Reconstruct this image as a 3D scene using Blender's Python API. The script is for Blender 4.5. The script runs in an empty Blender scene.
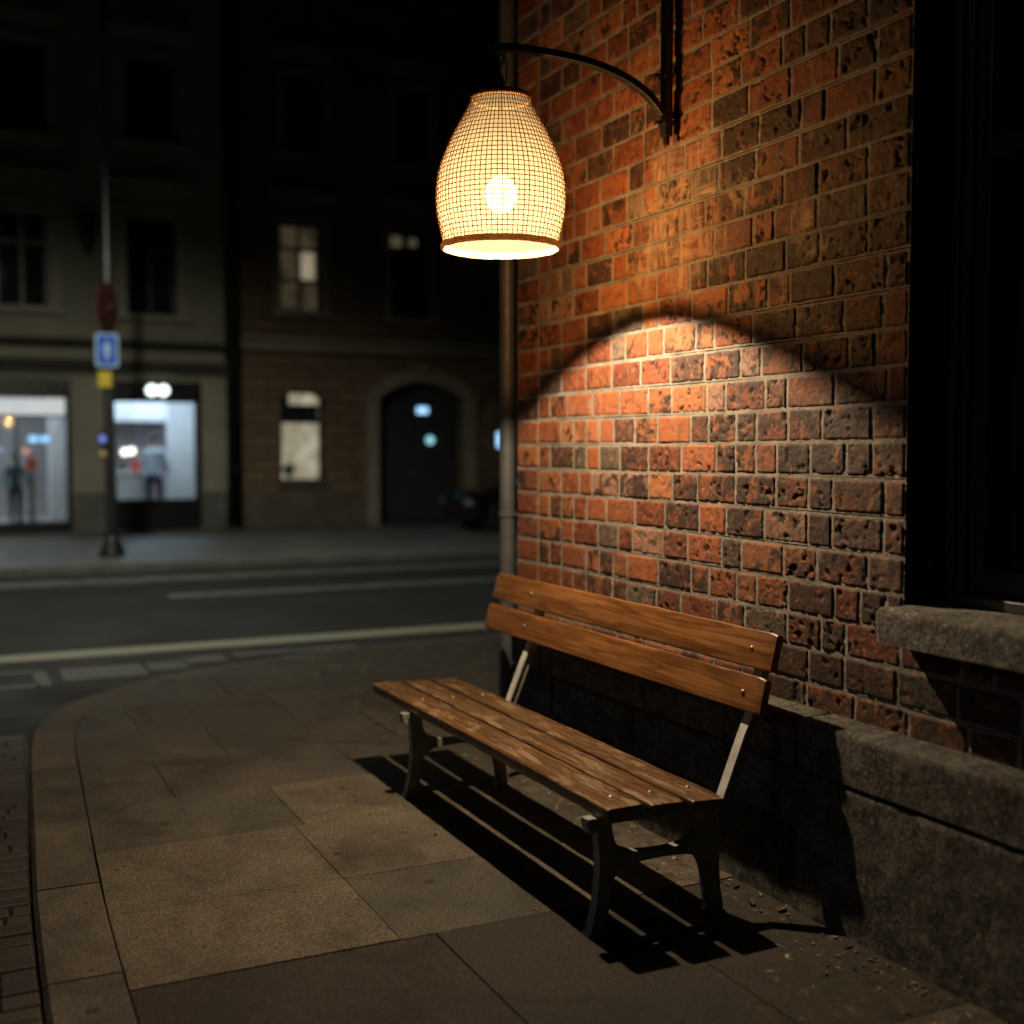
import bpy, math, random
from mathutils import Vector, noise, Matrix
R = math.radians
PI = math.pi
random.seed(7)
SC = bpy.context.scene
COL = SC.collection

# ---------------------------------------------------------------- materials
def mat(name):
    m = bpy.data.materials.new(name); m.use_nodes = True
    nt = m.node_tree
    for n in list(nt.nodes): nt.nodes.remove(n)
    out = nt.nodes.new('ShaderNodeOutputMaterial')
    return m, nt, out
def N(nt, t, **kw):
    n = nt.nodes.new('ShaderNode' + t)
    for k, v in kw.items():
        if k in n.inputs.keys(): n.inputs[k].default_value = v
        else: setattr(n, k, v)
    return n
def L(nt, a, b): nt.links.new(a, b)
def c4(c): return (c[0], c[1], c[2], 1)
def ramp(nt, fac, stops, interp='LINEAR'):
    r = nt.nodes.new('ShaderNodeValToRGB'); r.color_ramp.interpolation = interp
    e = r.color_ramp.elements
    while len(e) > 1: e.remove(e[-1])
    e[0].position = stops[0][0]; e[0].color = c4(stops[0][1])
    for p, c in stops[1:]:
        k = e.new(p); k.color = c4(c)
    L(nt, fac, r.inputs[0]); return r.outputs[0]
def mix(nt, fac, a, b, mode='MIX'):
    m = nt.nodes.new('ShaderNodeMix'); m.data_type = 'RGBA'; m.blend_type = mode
    for s, v in ((0, fac), (6, a), (7, b)):
        if hasattr(v, 'node'): L(nt, v, m.inputs[s])
        elif s == 0: m.inputs[s].default_value = v
        else: m.inputs[s].default_value = c4(v)
    return m.outputs[2]
def coords(nt, scale=(1, 1, 1), kind='Object'):
    t = N(nt, 'TexCoord'); mp = N(nt, 'Mapping'); mp.inputs['Scale'].default_value = scale
    L(nt, t.outputs[kind], mp.inputs[0]); return mp.outputs[0]
def nz(nt, vec, scale, detail=4, rough=.55, dist=0, w=None):
    n = N(nt, 'TexNoise'); n.inputs['Scale'].default_value = scale; n.inputs['Detail'].default_value = detail
    n.inputs['Roughness'].default_value = rough; n.inputs['Distortion'].default_value = dist
    if w is not None:
        n.noise_dimensions = '4D'; L(nt, w, n.inputs['W'])
    L(nt, vec, n.inputs['Vector']); return n.outputs[0]
BW = ((0, 0, 0), (1, 1, 1))
def step(nt, fac, a, b): return ramp(nt, fac, [(a, (0, 0, 0)), (b, (1, 1, 1))])
def bump(nt, h, strength, dist, prev=None):
    b = N(nt, 'Bump'); b.inputs['Strength'].default_value = strength; b.inputs['Distance'].default_value = dist
    L(nt, h, b.inputs['Height'])
    if prev: L(nt, prev, b.inputs['Normal'])
    return b.outputs[0]
def bsdf(nt, out, col, rough=.6, metal=0, normal=None, spec=.5, **kw):
    b = N(nt, 'BsdfPrincipled')
    for k, v in (('Base Color', col), ('Roughness', rough), ('Metallic', metal), ('Specular IOR Level', spec)):
        if hasattr(v, 'node'): L(nt, v, b.inputs[k])
        else: b.inputs[k].default_value = c4(v) if k == 'Base Color' else v
    if normal: L(nt, normal, b.inputs['Normal'])
    for k, v in kw.items(): b.inputs[k.replace('_', ' ')].default_value = v
    L(nt, b.outputs[0], out.inputs[0]); return b

def plain(name, c, rough=.6, metal=0, var=.25, scale=8, bmp=.15, bscale=60, spec=.5):
    m, nt, out = mat(name); v = coords(nt)
    n = nz(nt, v, scale, 6)
    dk = tuple(x * (1 - var) for x in c); lt = tuple(min(1, x * (1 + var)) for x in c)
    col = ramp(nt, n, [(.3, dk), (.7, lt)])
    rr = ramp(nt, nz(nt, v, scale * 2.7, 4), [(.3, (max(.05, rough - .12),) * 3), (.7, (min(1, rough + .12),) * 3)])
    bsdf(nt, out, col, rr, metal, bump(nt, nz(nt, v, bscale, 4), bmp, .004), spec); return m
def emit(name, c, s):
    m, nt, out = mat(name); e = N(nt, 'Emission'); e.inputs[0].default_value = c4(c); e.inputs[1].default_value = s
    L(nt, e.outputs[0], out.inputs[0]); return m
def emit_noise(name, c1, c2, s, scale=(3, 3, 3)):
    m, nt, out = mat(name); e = N(nt, 'Emission')
    n = nz(nt, coords(nt, scale), 1.0, 3)
    L(nt, ramp(nt, n, [(.35, c1), (.65, c2)]), e.inputs[0]); e.inputs[1].default_value = s
    L(nt, e.outputs[0], out.inputs[0]); return m
def glass(name, tint=(.9, .93, .95), refl=.12):
    m, nt, out = mat(name); t = N(nt, 'BsdfTransparent'); t.inputs[0].default_value = c4(tint)
    g = N(nt, 'BsdfGlossy'); g.inputs['Roughness'].default_value = .03
    f = N(nt, 'Fresnel'); f.inputs[0].default_value = 1.5
    mx = N(nt, 'MixShader'); L(nt, f.outputs[0], mx.inputs[0]); L(nt, t.outputs[0], mx.inputs[1]); L(nt, g.outputs[0], mx.inputs[2])
    L(nt, mx.outputs[0], out.inputs[0]); return m

def m_brick():
    m, nt, out = mat('clinker_brick')
    at = N(nt, 'Attribute'); at.attribute_name = 'bcol'
    ar = N(nt, 'Attribute'); ar.attribute_name = 'brnd'        # per brick: x offset, y burnt amount, z wear
    sp = N(nt, 'SeparateXYZ'); L(nt, ar.outputs['Vector'], sp.inputs[0])
    w = N(nt, 'Math', operation='MULTIPLY'); L(nt, sp.outputs[0], w.inputs[0]); w.inputs[1].default_value = 40
    v = coords(nt)
    a = nz(nt, v, 13, 6, .62, .6, w.outputs[0])
    b = nz(nt, v, 34, 6, .65, .4, w.outputs[0])
    c = nz(nt, v, 170, 4, .7, 0, w.outputs[0])
    col = at.outputs['Color']
    hs = N(nt, 'HueSaturation'); L(nt, col, hs.inputs['Color']); hs.inputs['Value'].default_value = .42; hs.inputs['Saturation'].default_value = .85
    col = mix(nt, step(nt, nz(nt, v, 21, 6, .7, .5, w.outputs[0]), .38, .50), hs.outputs[0], col)
    col = mix(nt, step(nt, b, .52, .70), col, (.31, .12, .05))                    # brighter fired clay showing
    # burnt patches, amount by brick
    th = N(nt, 'Math', operation='SUBTRACT'); L(nt, a, th.inputs[0]); L(nt, sp.outputs[1], th.inputs[1])
    burnt = step(nt, th.outputs[0], .0, .06)
    col = mix(nt, burnt, col, ramp(nt, c, [(.35, (.022, .014, .011)), (.7, (.064, .031, .019))]))
    th2 = N(nt, 'Math', operation='ADD'); L(nt, b, th2.inputs[0]); L(nt, sp.outputs[1], th2.inputs[1])
    hole = step(nt, th2.outputs[0], .80, .76) if False else ramp(nt, th2.outputs[0], [(.78, (1, 1, 1)), (.83, (0, 0, 0))])
    col = mix(nt, hole, col, (.03, .02, .016))
    col = mix(nt, .55, col, ramp(nt, c, [(.3, (.35, .35, .35)), (.5, (1, 1, 1)), (.75, (1.35, 1.3, 1.2))]), 'MULTIPLY')
    # mortar smears and lime bloom, then pale crosshatched patches
    lime = nz(nt, coords(nt, (1, 1.4, .8)), 5.2, 8, .72, .8)
    lm = N(nt, 'Math', operation='MULTIPLY'); L(nt, step(nt, lime, .58, .74), lm.inputs[0]); lm.inputs[1].default_value = .5
    col = mix(nt, lm.outputs[0], col, (.36, .29, .22))
    hatch = N(nt, 'Math', operation='MULTIPLY'); L(nt, sp.outputs[2], hatch.inputs[0])
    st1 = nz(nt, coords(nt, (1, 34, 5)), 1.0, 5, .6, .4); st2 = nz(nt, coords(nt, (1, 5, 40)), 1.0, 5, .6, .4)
    mxx = N(nt, 'Math', operation='MAXIMUM'); L(nt, step(nt, st1, .42, .72), mxx.inputs[0]); L(nt, step(nt, st2, .46, .76), mxx.inputs[1]); L(nt, mxx.outputs[0], hatch.inputs[1])
    col = mix(nt, hatch.outputs[0], col, (.50, .34, .22))
    nrm = bump(nt, a, .35, .012); nrm = bump(nt, b, .55, .009, nrm); nrm = bump(nt, c, .6, .004, nrm)
    rr = ramp(nt, b, [(.3, (.55,) * 3), (.7, (.88,) * 3)])
    bsdf(nt, out, col, rr, 0, nrm, .35); return m
def m_mortar():
    m, nt, out = mat('lime_mortar'); v = coords(nt)
    col = ramp(nt, nz(nt, v, 6, 8, .65), [(.3, (.15, .135, .112)), (.55, (.26, .238, .198)), (.75, (.35, .325, .275))])
    col = mix(nt, .5, col, ramp(nt, nz(nt, v, 240, 3), [(.3, (.5, .5, .5)), (.6, (1.1, 1.1, 1.1))]), 'MULTIPLY')
    bsdf(nt, out, col, .9, 0, bump(nt, nz(nt, v, 150, 5, .7), .7, .006), .2); return m
def m_stone(name='old_concrete', c=(.135, .130, .112), dark=(.028, .027, .023)):
    m, nt, out = mat(name); v = coords(nt)
    col = ramp(nt, nz(nt, v, 7, 9, .68, .3), [(.36, dark), (.5, tuple(x * .7 for x in c)), (.62, c)])
    col = mix(nt, step(nt, nz(nt, v, 20, 9, .8, .7), .47, .56), col, tuple(x * .30 for x in c))
    col = mix(nt, step(nt, nz(nt, v, 60, 7, .8), .54, .63), col, tuple(min(1, x * 1.7) for x in c))
    col = mix(nt, .6, col, ramp(nt, nz(nt, v, 210, 3, .7), [(.3, (.5,) * 3), (.65, (1.25,) * 3)]), 'MULTIPLY')
    col = mix(nt, step(nt, nz(nt, v, 48, 5, .7), .66, .72), col, (.03, .027, .022))
    nrm = bump(nt, nz(nt, v, 24, 8, .7), .6, .02); nrm = bump(nt, nz(nt, v, 190, 3, .7), .5, .004, nrm)
    bsdf(nt, out, col, .88, 0, nrm, .25); return m
def m_slab():
    m, nt, out = mat('granite_slab'); v = coords(nt)
    at = N(nt, 'Attribute'); at.attribute_name = 'bcol'
    col = at.outputs['Color']
    big = nz(nt, v, 2.2, 9, .68, .4)
    col = mix(nt, .75, col, ramp(nt, big, [(.30, (.40, .40, .39)), (.5, (.95,) * 3), (.68, (1.4, 1.36, 1.28))]), 'MULTIPLY')
    sp = nz(nt, v, 330, 2, .6)
    col = mix(nt, .8, col, ramp(nt, sp, [(.30, (.25,) * 3), (.47, (.85,) * 3), (.60, (1.4,) * 3), (.72, (3.2, 3.0, 2.7))]), 'MULTIPLY')
    sp2 = nz(nt, v, 95, 4, .7)
    col = mix(nt, .6, col, ramp(nt, sp2, [(.32, (.35,) * 3), (.52, (1,) * 3), (.68, (1.7,) * 3)]), 'MULTIPLY')
    col = mix(nt, step(nt, nz(nt, v, 17, 7, .75), .61, .67), col, (.03, .026, .022))
    st = N(nt, 'Math', operation='MULTIPLY'); L(nt, step(nt, nz(nt, v, 1.1, 7, .7, 1.2), .50, .62), st.inputs[0]); st.inputs[1].default_value = .55
    col = mix(nt, st.outputs[0], col, (.38, .36, .34), 'MULTIPLY')
    gg = nz(nt, v, 135, 2, .8)
    col = mix(nt, .85, col, ramp(nt, gg, [(.30, (.3,) * 3), (.46, (.8,) * 3), (.56, (1.15,) * 3), (.68, (2.1, 2.0, 1.8))]), 'MULTIPLY')
    vo = N(nt, 'TexVoronoi'); vo.inputs['Scale'].default_value = 3.1; L(nt, v, vo.inputs['Vector'])
    col = mix(nt, ramp(nt, vo.outputs['Distance'], [(.055, (.8,) * 3), (.075, (0, 0, 0))]), col, (.022, .020, .018))     # old gum and grime
    # grit trodden in along the wall foot, widened to paint the lamp's falloff
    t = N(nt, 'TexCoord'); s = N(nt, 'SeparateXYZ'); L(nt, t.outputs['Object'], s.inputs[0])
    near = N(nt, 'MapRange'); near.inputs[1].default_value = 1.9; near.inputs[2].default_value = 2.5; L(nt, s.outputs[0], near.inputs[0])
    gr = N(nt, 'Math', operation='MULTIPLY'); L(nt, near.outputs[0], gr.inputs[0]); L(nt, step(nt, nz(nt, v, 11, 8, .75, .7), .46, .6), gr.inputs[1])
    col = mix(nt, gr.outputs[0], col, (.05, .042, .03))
    gr2 = N(nt, 'Math', operation='MULTIPLY'); L(nt, near.outputs[0], gr2.inputs[0]); L(nt, step(nt, nz(nt, v, 19, 7, .75, .9), .60, .66), gr2.inputs[1])
    col = mix(nt, gr2.outputs[0], col, (.42, .38, .28))
    nrm = bump(nt, nz(nt, v, 30, 7, .7), .35, .012); nrm = bump(nt, sp, .5, .003, nrm); nrm = bump(nt, sp2, .4, .004, nrm)
    rr = ramp(nt, big, [(.3, (.6,) * 3), (.7, (.9,) * 3)])
    bsdf(nt, out, col, rr, 0, nrm, .2); return m
def m_asphalt():
    m, nt, out = mat('asphalt'); v = coords(nt)
    col = ramp(nt, nz(nt, v, .7, 8, .65), [(.3, (.010, .0102, .0108)), (.7, (.026, .026, .0262))])
    col = mix(nt, .7, col, ramp(nt, nz(nt, v, 140, 3, .7), [(.3, (.4,) * 3), (.7, (1.5,) * 3)]), 'MULTIPLY')
    bsdf(nt, out, col, ramp(nt, nz(nt, v, 1.3, 6), [(.3, (.62,) * 3), (.7, (.9,) * 3)]), 0, bump(nt, nz(nt, v, 120, 4, .7), .6, .008), .25); return m
def m_paint(name, c, keep=.42):
    """worn road paint: bare asphalt shows where it has rubbed off"""
    m, nt, out = mat(name); v = coords(nt)
    wear = step(nt, nz(nt, v, 5, 9, .75, .4), keep, keep + .12)
    bsdf(nt, out, mix(nt, wear, (.05, .05, .048), c), .7, 0, bump(nt, nz(nt, v, 90, 4), .4, .005)); return m
def m_cobble():
    m, nt, out = mat('cobble_stone'); v = coords(nt)
    at = N(nt, 'Attribute'); at.attribute_name = 'bcol'
    col = mix(nt, .7, at.outputs['Color'], ramp(nt, nz(nt, v, 90, 5, .7), [(.3, (.45,) * 3), (.7, (1.4,) * 3)]), 'MULTIPLY')
    bsdf(nt, out, col, .6, 0, bump(nt, nz(nt, v, 60, 6, .7), .6, .01), .45); return m
def m_wood(name, c1, c2, c3, worn, rough, wearamt, ringk=.5):
    m, nt, out = mat(name)
    t = N(nt, 'TexCoord'); oi = N(nt, 'ObjectInfo')
    off = N(nt, 'VectorMath', operation='ADD'); cb = N(nt, 'CombineXYZ')
    k = N(nt, 'Math', operation='MULTIPLY'); L(nt, oi.outputs['Random'], k.inputs[0]); k.inputs[1].default_value = 37
    for i in range(3): L(nt, k.outputs[0], cb.inputs[i])
    L(nt, t.outputs['Object'], off.inputs[0]); L(nt, cb.outputs[0], off.inputs[1])
    def vv(s):
        mp = N(nt, 'Mapping'); mp.inputs['Scale'].default_value = s; L(nt, off.outputs[0], mp.inputs[0]); return mp.outputs[0]
    g1 = nz(nt, vv((22, 1.1, 22)), 1.0, 5, .6, 1.6)
    g2 = nz(nt, vv((150, 3.5, 150)), 1.0, 4, .65, .3)
    wv = N(nt, 'TexWave'); wv.wave_type = 'BANDS'; wv.bands_direction = 'X'
    wv.inputs['Scale'].default_value = 5.5; wv.inputs['Distortion'].default_value = 7.5; wv.inputs['Detail'].default_value = 3; wv.inputs['Detail Scale'].default_value = .7
    L(nt, vv((1.6, .55, 2.2)), wv.inputs['Vector'])
    col = ramp(nt, g1, [(.3, c1), (.5, c2), (.7, c3)])
    col = mix(nt, .55, col, ramp(nt, wv.outputs[1] if len(wv.outputs) > 1 else wv.outputs[0], [(0, (.55, .5, .45)), (.6, (1.05,) * 3)]), 'MULTIPLY')
    col = mix(nt, .45, col, ramp(nt, g2, [(.32, (.5, .47, .45)), (.6, (1.12,) * 3)]), 'MULTIPLY')
    cg = nz(nt, vv((7, .42, 7)), 1.0, 2, .4, .2); cm = N(nt, 'Math', operation='MULTIPLY'); L(nt, cg, cm.inputs[0]); cm.inputs[1].default_value = 95
    cs = N(nt, 'Math', operation='SINE'); L(nt, cm.outputs[0], cs.inputs[0])
    col = mix(nt, ringk, col, ramp(nt, cs.outputs[0], [(0, (1.1,) * 3), (.45, (.95,) * 3), (.9, (.42, .36, .32))]), 'MULTIPLY')
    wm = nz(nt, vv((17, 3.4, 17)), 1.0, 9, .75, .6)
    wear = step(nt, wm, .62 - wearamt, .70 - wearamt * .9)
    wk = N(nt, 'Math', operation='MULTIPLY'); L(nt, wear, wk.inputs[0]); wk.inputs[1].default_value = min(1, .35 + wearamt * 4)
    col = mix(nt, wk.outputs[0], col, worn)
    spots = step(nt, nz(nt, vv((40, 26, 40)), 1.0, 5, .7), .68, .72)
    col = mix(nt, spots, col, tuple(x * .35 for x in c1))
    rr = mix(nt, wear, (rough,) * 3, (min(.8, rough + .28),) * 3)
    nrm = bump(nt, g2, .35, .003); nrm = bump(nt, wm, .25, .004, nrm)
    bsdf(nt, out, col, rr, 0, nrm, .5); return m
def m_lining():
    m, nt, out = mat('shade_lining'); v = coords(nt)
    fl = nz(nt, v, 130, 4, .6)
    tr = N(nt, 'BsdfTranslucent'); L(nt, ramp(nt, fl, [(.3, (.021, .0172, .0106)), (.7, (.030, .0248, .0158))]), tr.inputs[0])
    df = N(nt, 'BsdfDiffuse'); df.inputs[0].default_value = (.019, .016, .011, 1)
    tp = N(nt, 'BsdfTransparent'); tp.inputs[0].default_value = (.205, .135, .066, 1)
    a = N(nt, 'AddShader'); b = N(nt, 'AddShader')
    L(nt, tr.outputs[0], a.inputs[0]); L(nt, df.outputs[0], a.inputs[1]); L(nt, a.outputs[0], b.inputs[0]); L(nt, tp.outputs[0], b.inputs[1])
    L(nt, b.outputs[0], out.inputs[0]); return m
def m_bulb():
    m, nt, out = mat('lit_bulb'); e = N(nt, 'Emission'); e.inputs[0].default_value = (1, .8, .5, 1); e.inputs[1].default_value = 26
    tp = N(nt, 'BsdfTransparent'); a = N(nt, 'AddShader')
    L(nt, e.outputs[0], a.inputs[0]); L(nt, tp.outputs[0], a.inputs[1]); L(nt, a.outputs[0], out.inputs[0]); return m

M = dict(
    brick=m_brick(), mortar=m_mortar(), stone=m_stone(), slab=m_slab(), asphalt=m_asphalt(), cobble=m_cobble(),
    sillstone=m_stone('sill_stone', (.23, .22, .195), (.08, .076, .066)),
    kerb=m_slab(),
    seatwood=m_wood('worn_seat_wood', (.085, .046, .022), (.135, .076, .036), (.185, .108, .052), (.225, .15, .09), .26, .11, .2),
    backwood=m_wood('varnished_back_wood', (.13, .053, .018), (.205, .088, .028), (.275, .125, .042), (.31, .165, .075), .33, .03),
    iron=plain('painted_cast_iron', (.24, .255, .25), .5, .0, .3, 12, .3, 90),
    uprightm=plain('worn_grey_steel', (.50, .51, .50), .5, .1, .25, 14, .2, 90),
    black=plain('black_metal', (.012, .012, .013), .42, .0, .2, 20, .15, 90),
    bolt=plain('steel_bolt', (.34, .32, .29), .45, 1, .2, 60, .1, 200),
    lining=m_lining(), bulb=m_bulb(),
    pipe=plain('zinc_pipe', (.062, .068, .075), .5, .1, .2, 5, .1, 50),
    winframe=plain('dark_window_paint', (.05, .05, .058), .3, 0, .2, 6, .1, 60),
    glass=glass('window_glass'), darkroom=plain('dark_room', (.01, .01, .012), .8, 0, .1),
    green_wall=plain('olive_render', (.27, .258, .195), .9, 0, .18, .9, .3, 30),
    green_trim=plain('olive_trim', (.31, .295, .235), .85, 0, .15, 2, .2, 40),
    brown_wall=plain('brown_render', (.20, .138, .085), .9, 0, .25, .8, .4, 26),
    brown_trim=plain('brown_trim_stone', (.27, .24, .18), .85, 0, .2, 2, .3, 40),
    brown_dark=plain('dark_base_stone', (.12, .10, .085), .85, 0, .25, 2, .3, 30),
    green_base=plain('grey_base_stone', (.13, .125, .115), .85, 0, .25, 2, .3, 30),
    shopblack=plain('black_shopfront', (.008, .008, .010), .35, 0, .2, 4, .1, 40),
    rooft=plain('roof_tile', (.05, .035, .03), .85, 0, .3, 5, .4, 20),
    whitew=plain('white_shop_wall', (.62, .64, .66), .8, 0, .08, 2, .1, 40),
    pinkw=plain('pinkish_shop_wall', (.40, .33, .33), .85, 0, .12, 3, .1, 40),
    greyfl=plain('shop_floor', (.25, .25, .25), .5, 0, .15, 3, .1, 40),
    counter=plain('pale_counter', (.62, .64, .66), .5, 0, .1, 4, .1, 40),
    red=plain('red_cloth', (.42, .05, .03), .8, 0, .2, 8, .2, 60),
    greenp=plain('green_leaf', (.05, .11, .04), .6, 0, .3, 12, .2, 60),
    skin=plain('skin', (.45, .28, .2), .55, 0, .08, 8, .1, 60),
    paleblue=plain('pale_blue_cloth', (.50, .60, .70), .85, 0, .15, 12, .3, 90),
    navy=plain('navy_cloth', (.03, .045, .075), .85, 0, .2, 12, .3, 90),
    teal=plain('teal_cloth', (.07, .15, .16), .85, 0, .2, 12, .3, 90),
    blackcl=plain('black_cloth', (.01, .01, .012), .85, 0, .2, 12, .3, 90),
    hair=plain('dark_hair', (.03, .02, .014), .6, 0, .3, 30, .3, 120),
    carpaint=plain('black_car_paint', (.006, .006, .008), .18, .0, .1, 3, .02, 20),
    carglass=plain('dark_car_glass', (.006, .007, .009), .08, 0, .1, 3, .0, 20),
    tyre=plain('tyre_rubber', (.015, .015, .015), .8, 0, .2, 20, .2, 60),
    chrome=plain('chrome', (.7, .7, .72), .15, 1, .05, 10, .0, 60),
    lens=plain('headlight_lens', (.26, .27, .29), .2, .0, .1, 10, .05, 60),
    redsign=plain('dull_red_sign_enamel', (.05, .012, .010), .5, 0, .2, 6, .1, 40),
    bluesign=emit('glow_blue_sign', (.045, .12, .42), .62),  # blue and white sign faces glow in place of light falling on them
    whitesign=emit('glow_white_sign', (.55, .72, .85), .42),
    yellow=plain('yellow_enamel', (.48, .36, .03), .5, 0, .15, 6, .1, 40),
    e_white=emit('white_sign_light', (.85, 1, .96), 3.2),
    e_band=emit_noise('shop_lightbox', (.72, .77, .80), (.82, .84, .82), .74),
    e_ceil=emit('shop_ceiling_light', (.74, .88, 1), 17),
    e_ceil_dim=emit('shop_ceiling_light_dim', (.88, .94, 1), 12),
    e_lampw=emit('warm_shop_lamp', (1, .93, .8), 4.0),
    e_blue=emit('blue_light', (.30, .48, 1), 1.1),
    e_sky=emit('pale_blue_sign_light', (.36, .66, 1), 1.7),
    e_cyan=emit('cyan_light', (.30, .74, .82), 1.3),
    e_orange=emit('orange_light', (1, .42, .30), 1.0),
    e_lilac=emit('lilac_light', (.62, .60, 1), .6),
    e_warmwin=emit_noise('lit_cream_blind', (.66, .59, .42), (.40, .33, .21), .85, (4.5, 1, 3.2)),
    e_warmdim=emit_noise('dim_lit_curtain', (.045, .032, .017), (.14, .10, .055), .5, (3, 1, 3)),
    e_warmup=emit_noise('bright_lit_curtain', (.52, .44, .28), (.42, .33, .19), .8, (3, 1, 3)),
    e_amber=emit('amber_signal', (.55, .42, .20), .5),
    e_violet=emit('violet_signal', (.28, .34, 1), .8),
    wline=m_paint('worn_white_paint', (.24, .23, .165), .30),
    wline2=m_paint('faded_white_paint', (.11, .11, .10), .40),
    wpatch=m_paint('rubbed_pale_setts', (.085, .082, .070), .50),
)
def m_leaf():
    m, nt, out = mat('dry_leaf'); at = N(nt, 'Attribute'); at.attribute_name = 'bcol'
    bsdf(nt, out, at.outputs['Color'], .7, 0, bump(nt, nz(nt, coords(nt), 200, 4), .5, .003)); return m
M['leaf'] = m_leaf()
def m_ashlar():
    m, nt, out = mat('brown_ashlar'); v = coords(nt)
    t = N(nt, 'TexCoord'); sp = N(nt, 'SeparateXYZ'); L(nt, t.outputs['Object'], sp.inputs[0]); cb = N(nt, 'CombineXYZ'); L(nt, sp.outputs[0], cb.inputs[0]); L(nt, sp.outputs[2], cb.inputs[1])
    br = N(nt, 'TexBrick'); L(nt, cb.outputs[0], br.inputs['Vector']); br.inputs['Scale'].default_value = 1; br.inputs['Brick Width'].default_value = .62; br.inputs['Row Height'].default_value = .24; br.inputs['Mortar Size'].default_value = .016
    br.inputs['Color1'].default_value = (.23, .155, .095, 1); br.inputs['Color2'].default_value = (.165, .115, .072, 1); br.inputs['Mortar'].default_value = (.055, .042, .03, 1)
    col = mix(nt, .6, br.outputs[0], ramp(nt, nz(nt, v, 1.6, 7, .65), [(.3, (.55,) * 3), (.7, (1.3,) * 3)]), 'MULTIPLY')
    bsdf(nt, out, col, .9, 0, bump(nt, br.outputs[1], .4, -.02)); return m
M['brown_wall'] = m_ashlar()
M['shadow_band'] = plain('shadow_dark_moulding', (.035, .035, .032), .85, 0, .3, 3, .2, 40)  # shadow under the cornices, painted as dark bands
def m_rim():
    m, nt, out = mat('bound_rattan_rim'); v = coords(nt)
    col = ramp(nt, nz(nt, v, 110, 5, .7), [(.3, (.20, .11, .05)), (.7, (.50, .32, .17))])
    d = N(nt, 'BsdfDiffuse'); t = N(nt, 'BsdfTranslucent'); L(nt, col, d.inputs[0]); L(nt, col, t.inputs[0])
    mx = N(nt, 'MixShader'); mx.inputs[0].default_value = .25; L(nt, d.outputs[0], mx.inputs[1]); L(nt, t.outputs[0], mx.inputs[2]); L(nt, mx.outputs[0], out.inputs[0]); return m
M['rimm'] = m_rim()
def m_rattan():
    m, nt, out = mat('rattan_strand'); v = coords(nt); n = nz(nt, v, 70, 5, .7)
    d = N(nt, 'BsdfDiffuse'); t = N(nt, 'BsdfTranslucent'); a = N(nt, 'AddShader')
    L(nt, ramp(nt, n, [(.3, (.05, .026, .009)), (.7, (.13, .066, .022))]), d.inputs[0]); L(nt, ramp(nt, n, [(.3, (.010, .0052, .0016)), (.7, (.026, .0152, .0058))]), t.inputs[0])
    L(nt, d.outputs[0], a.inputs[0]); L(nt, t.outputs[0], a.inputs[1]); L(nt, a.outputs[0], out.inputs[0]); return m
M['rattan'] = m_rattan()

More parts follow.
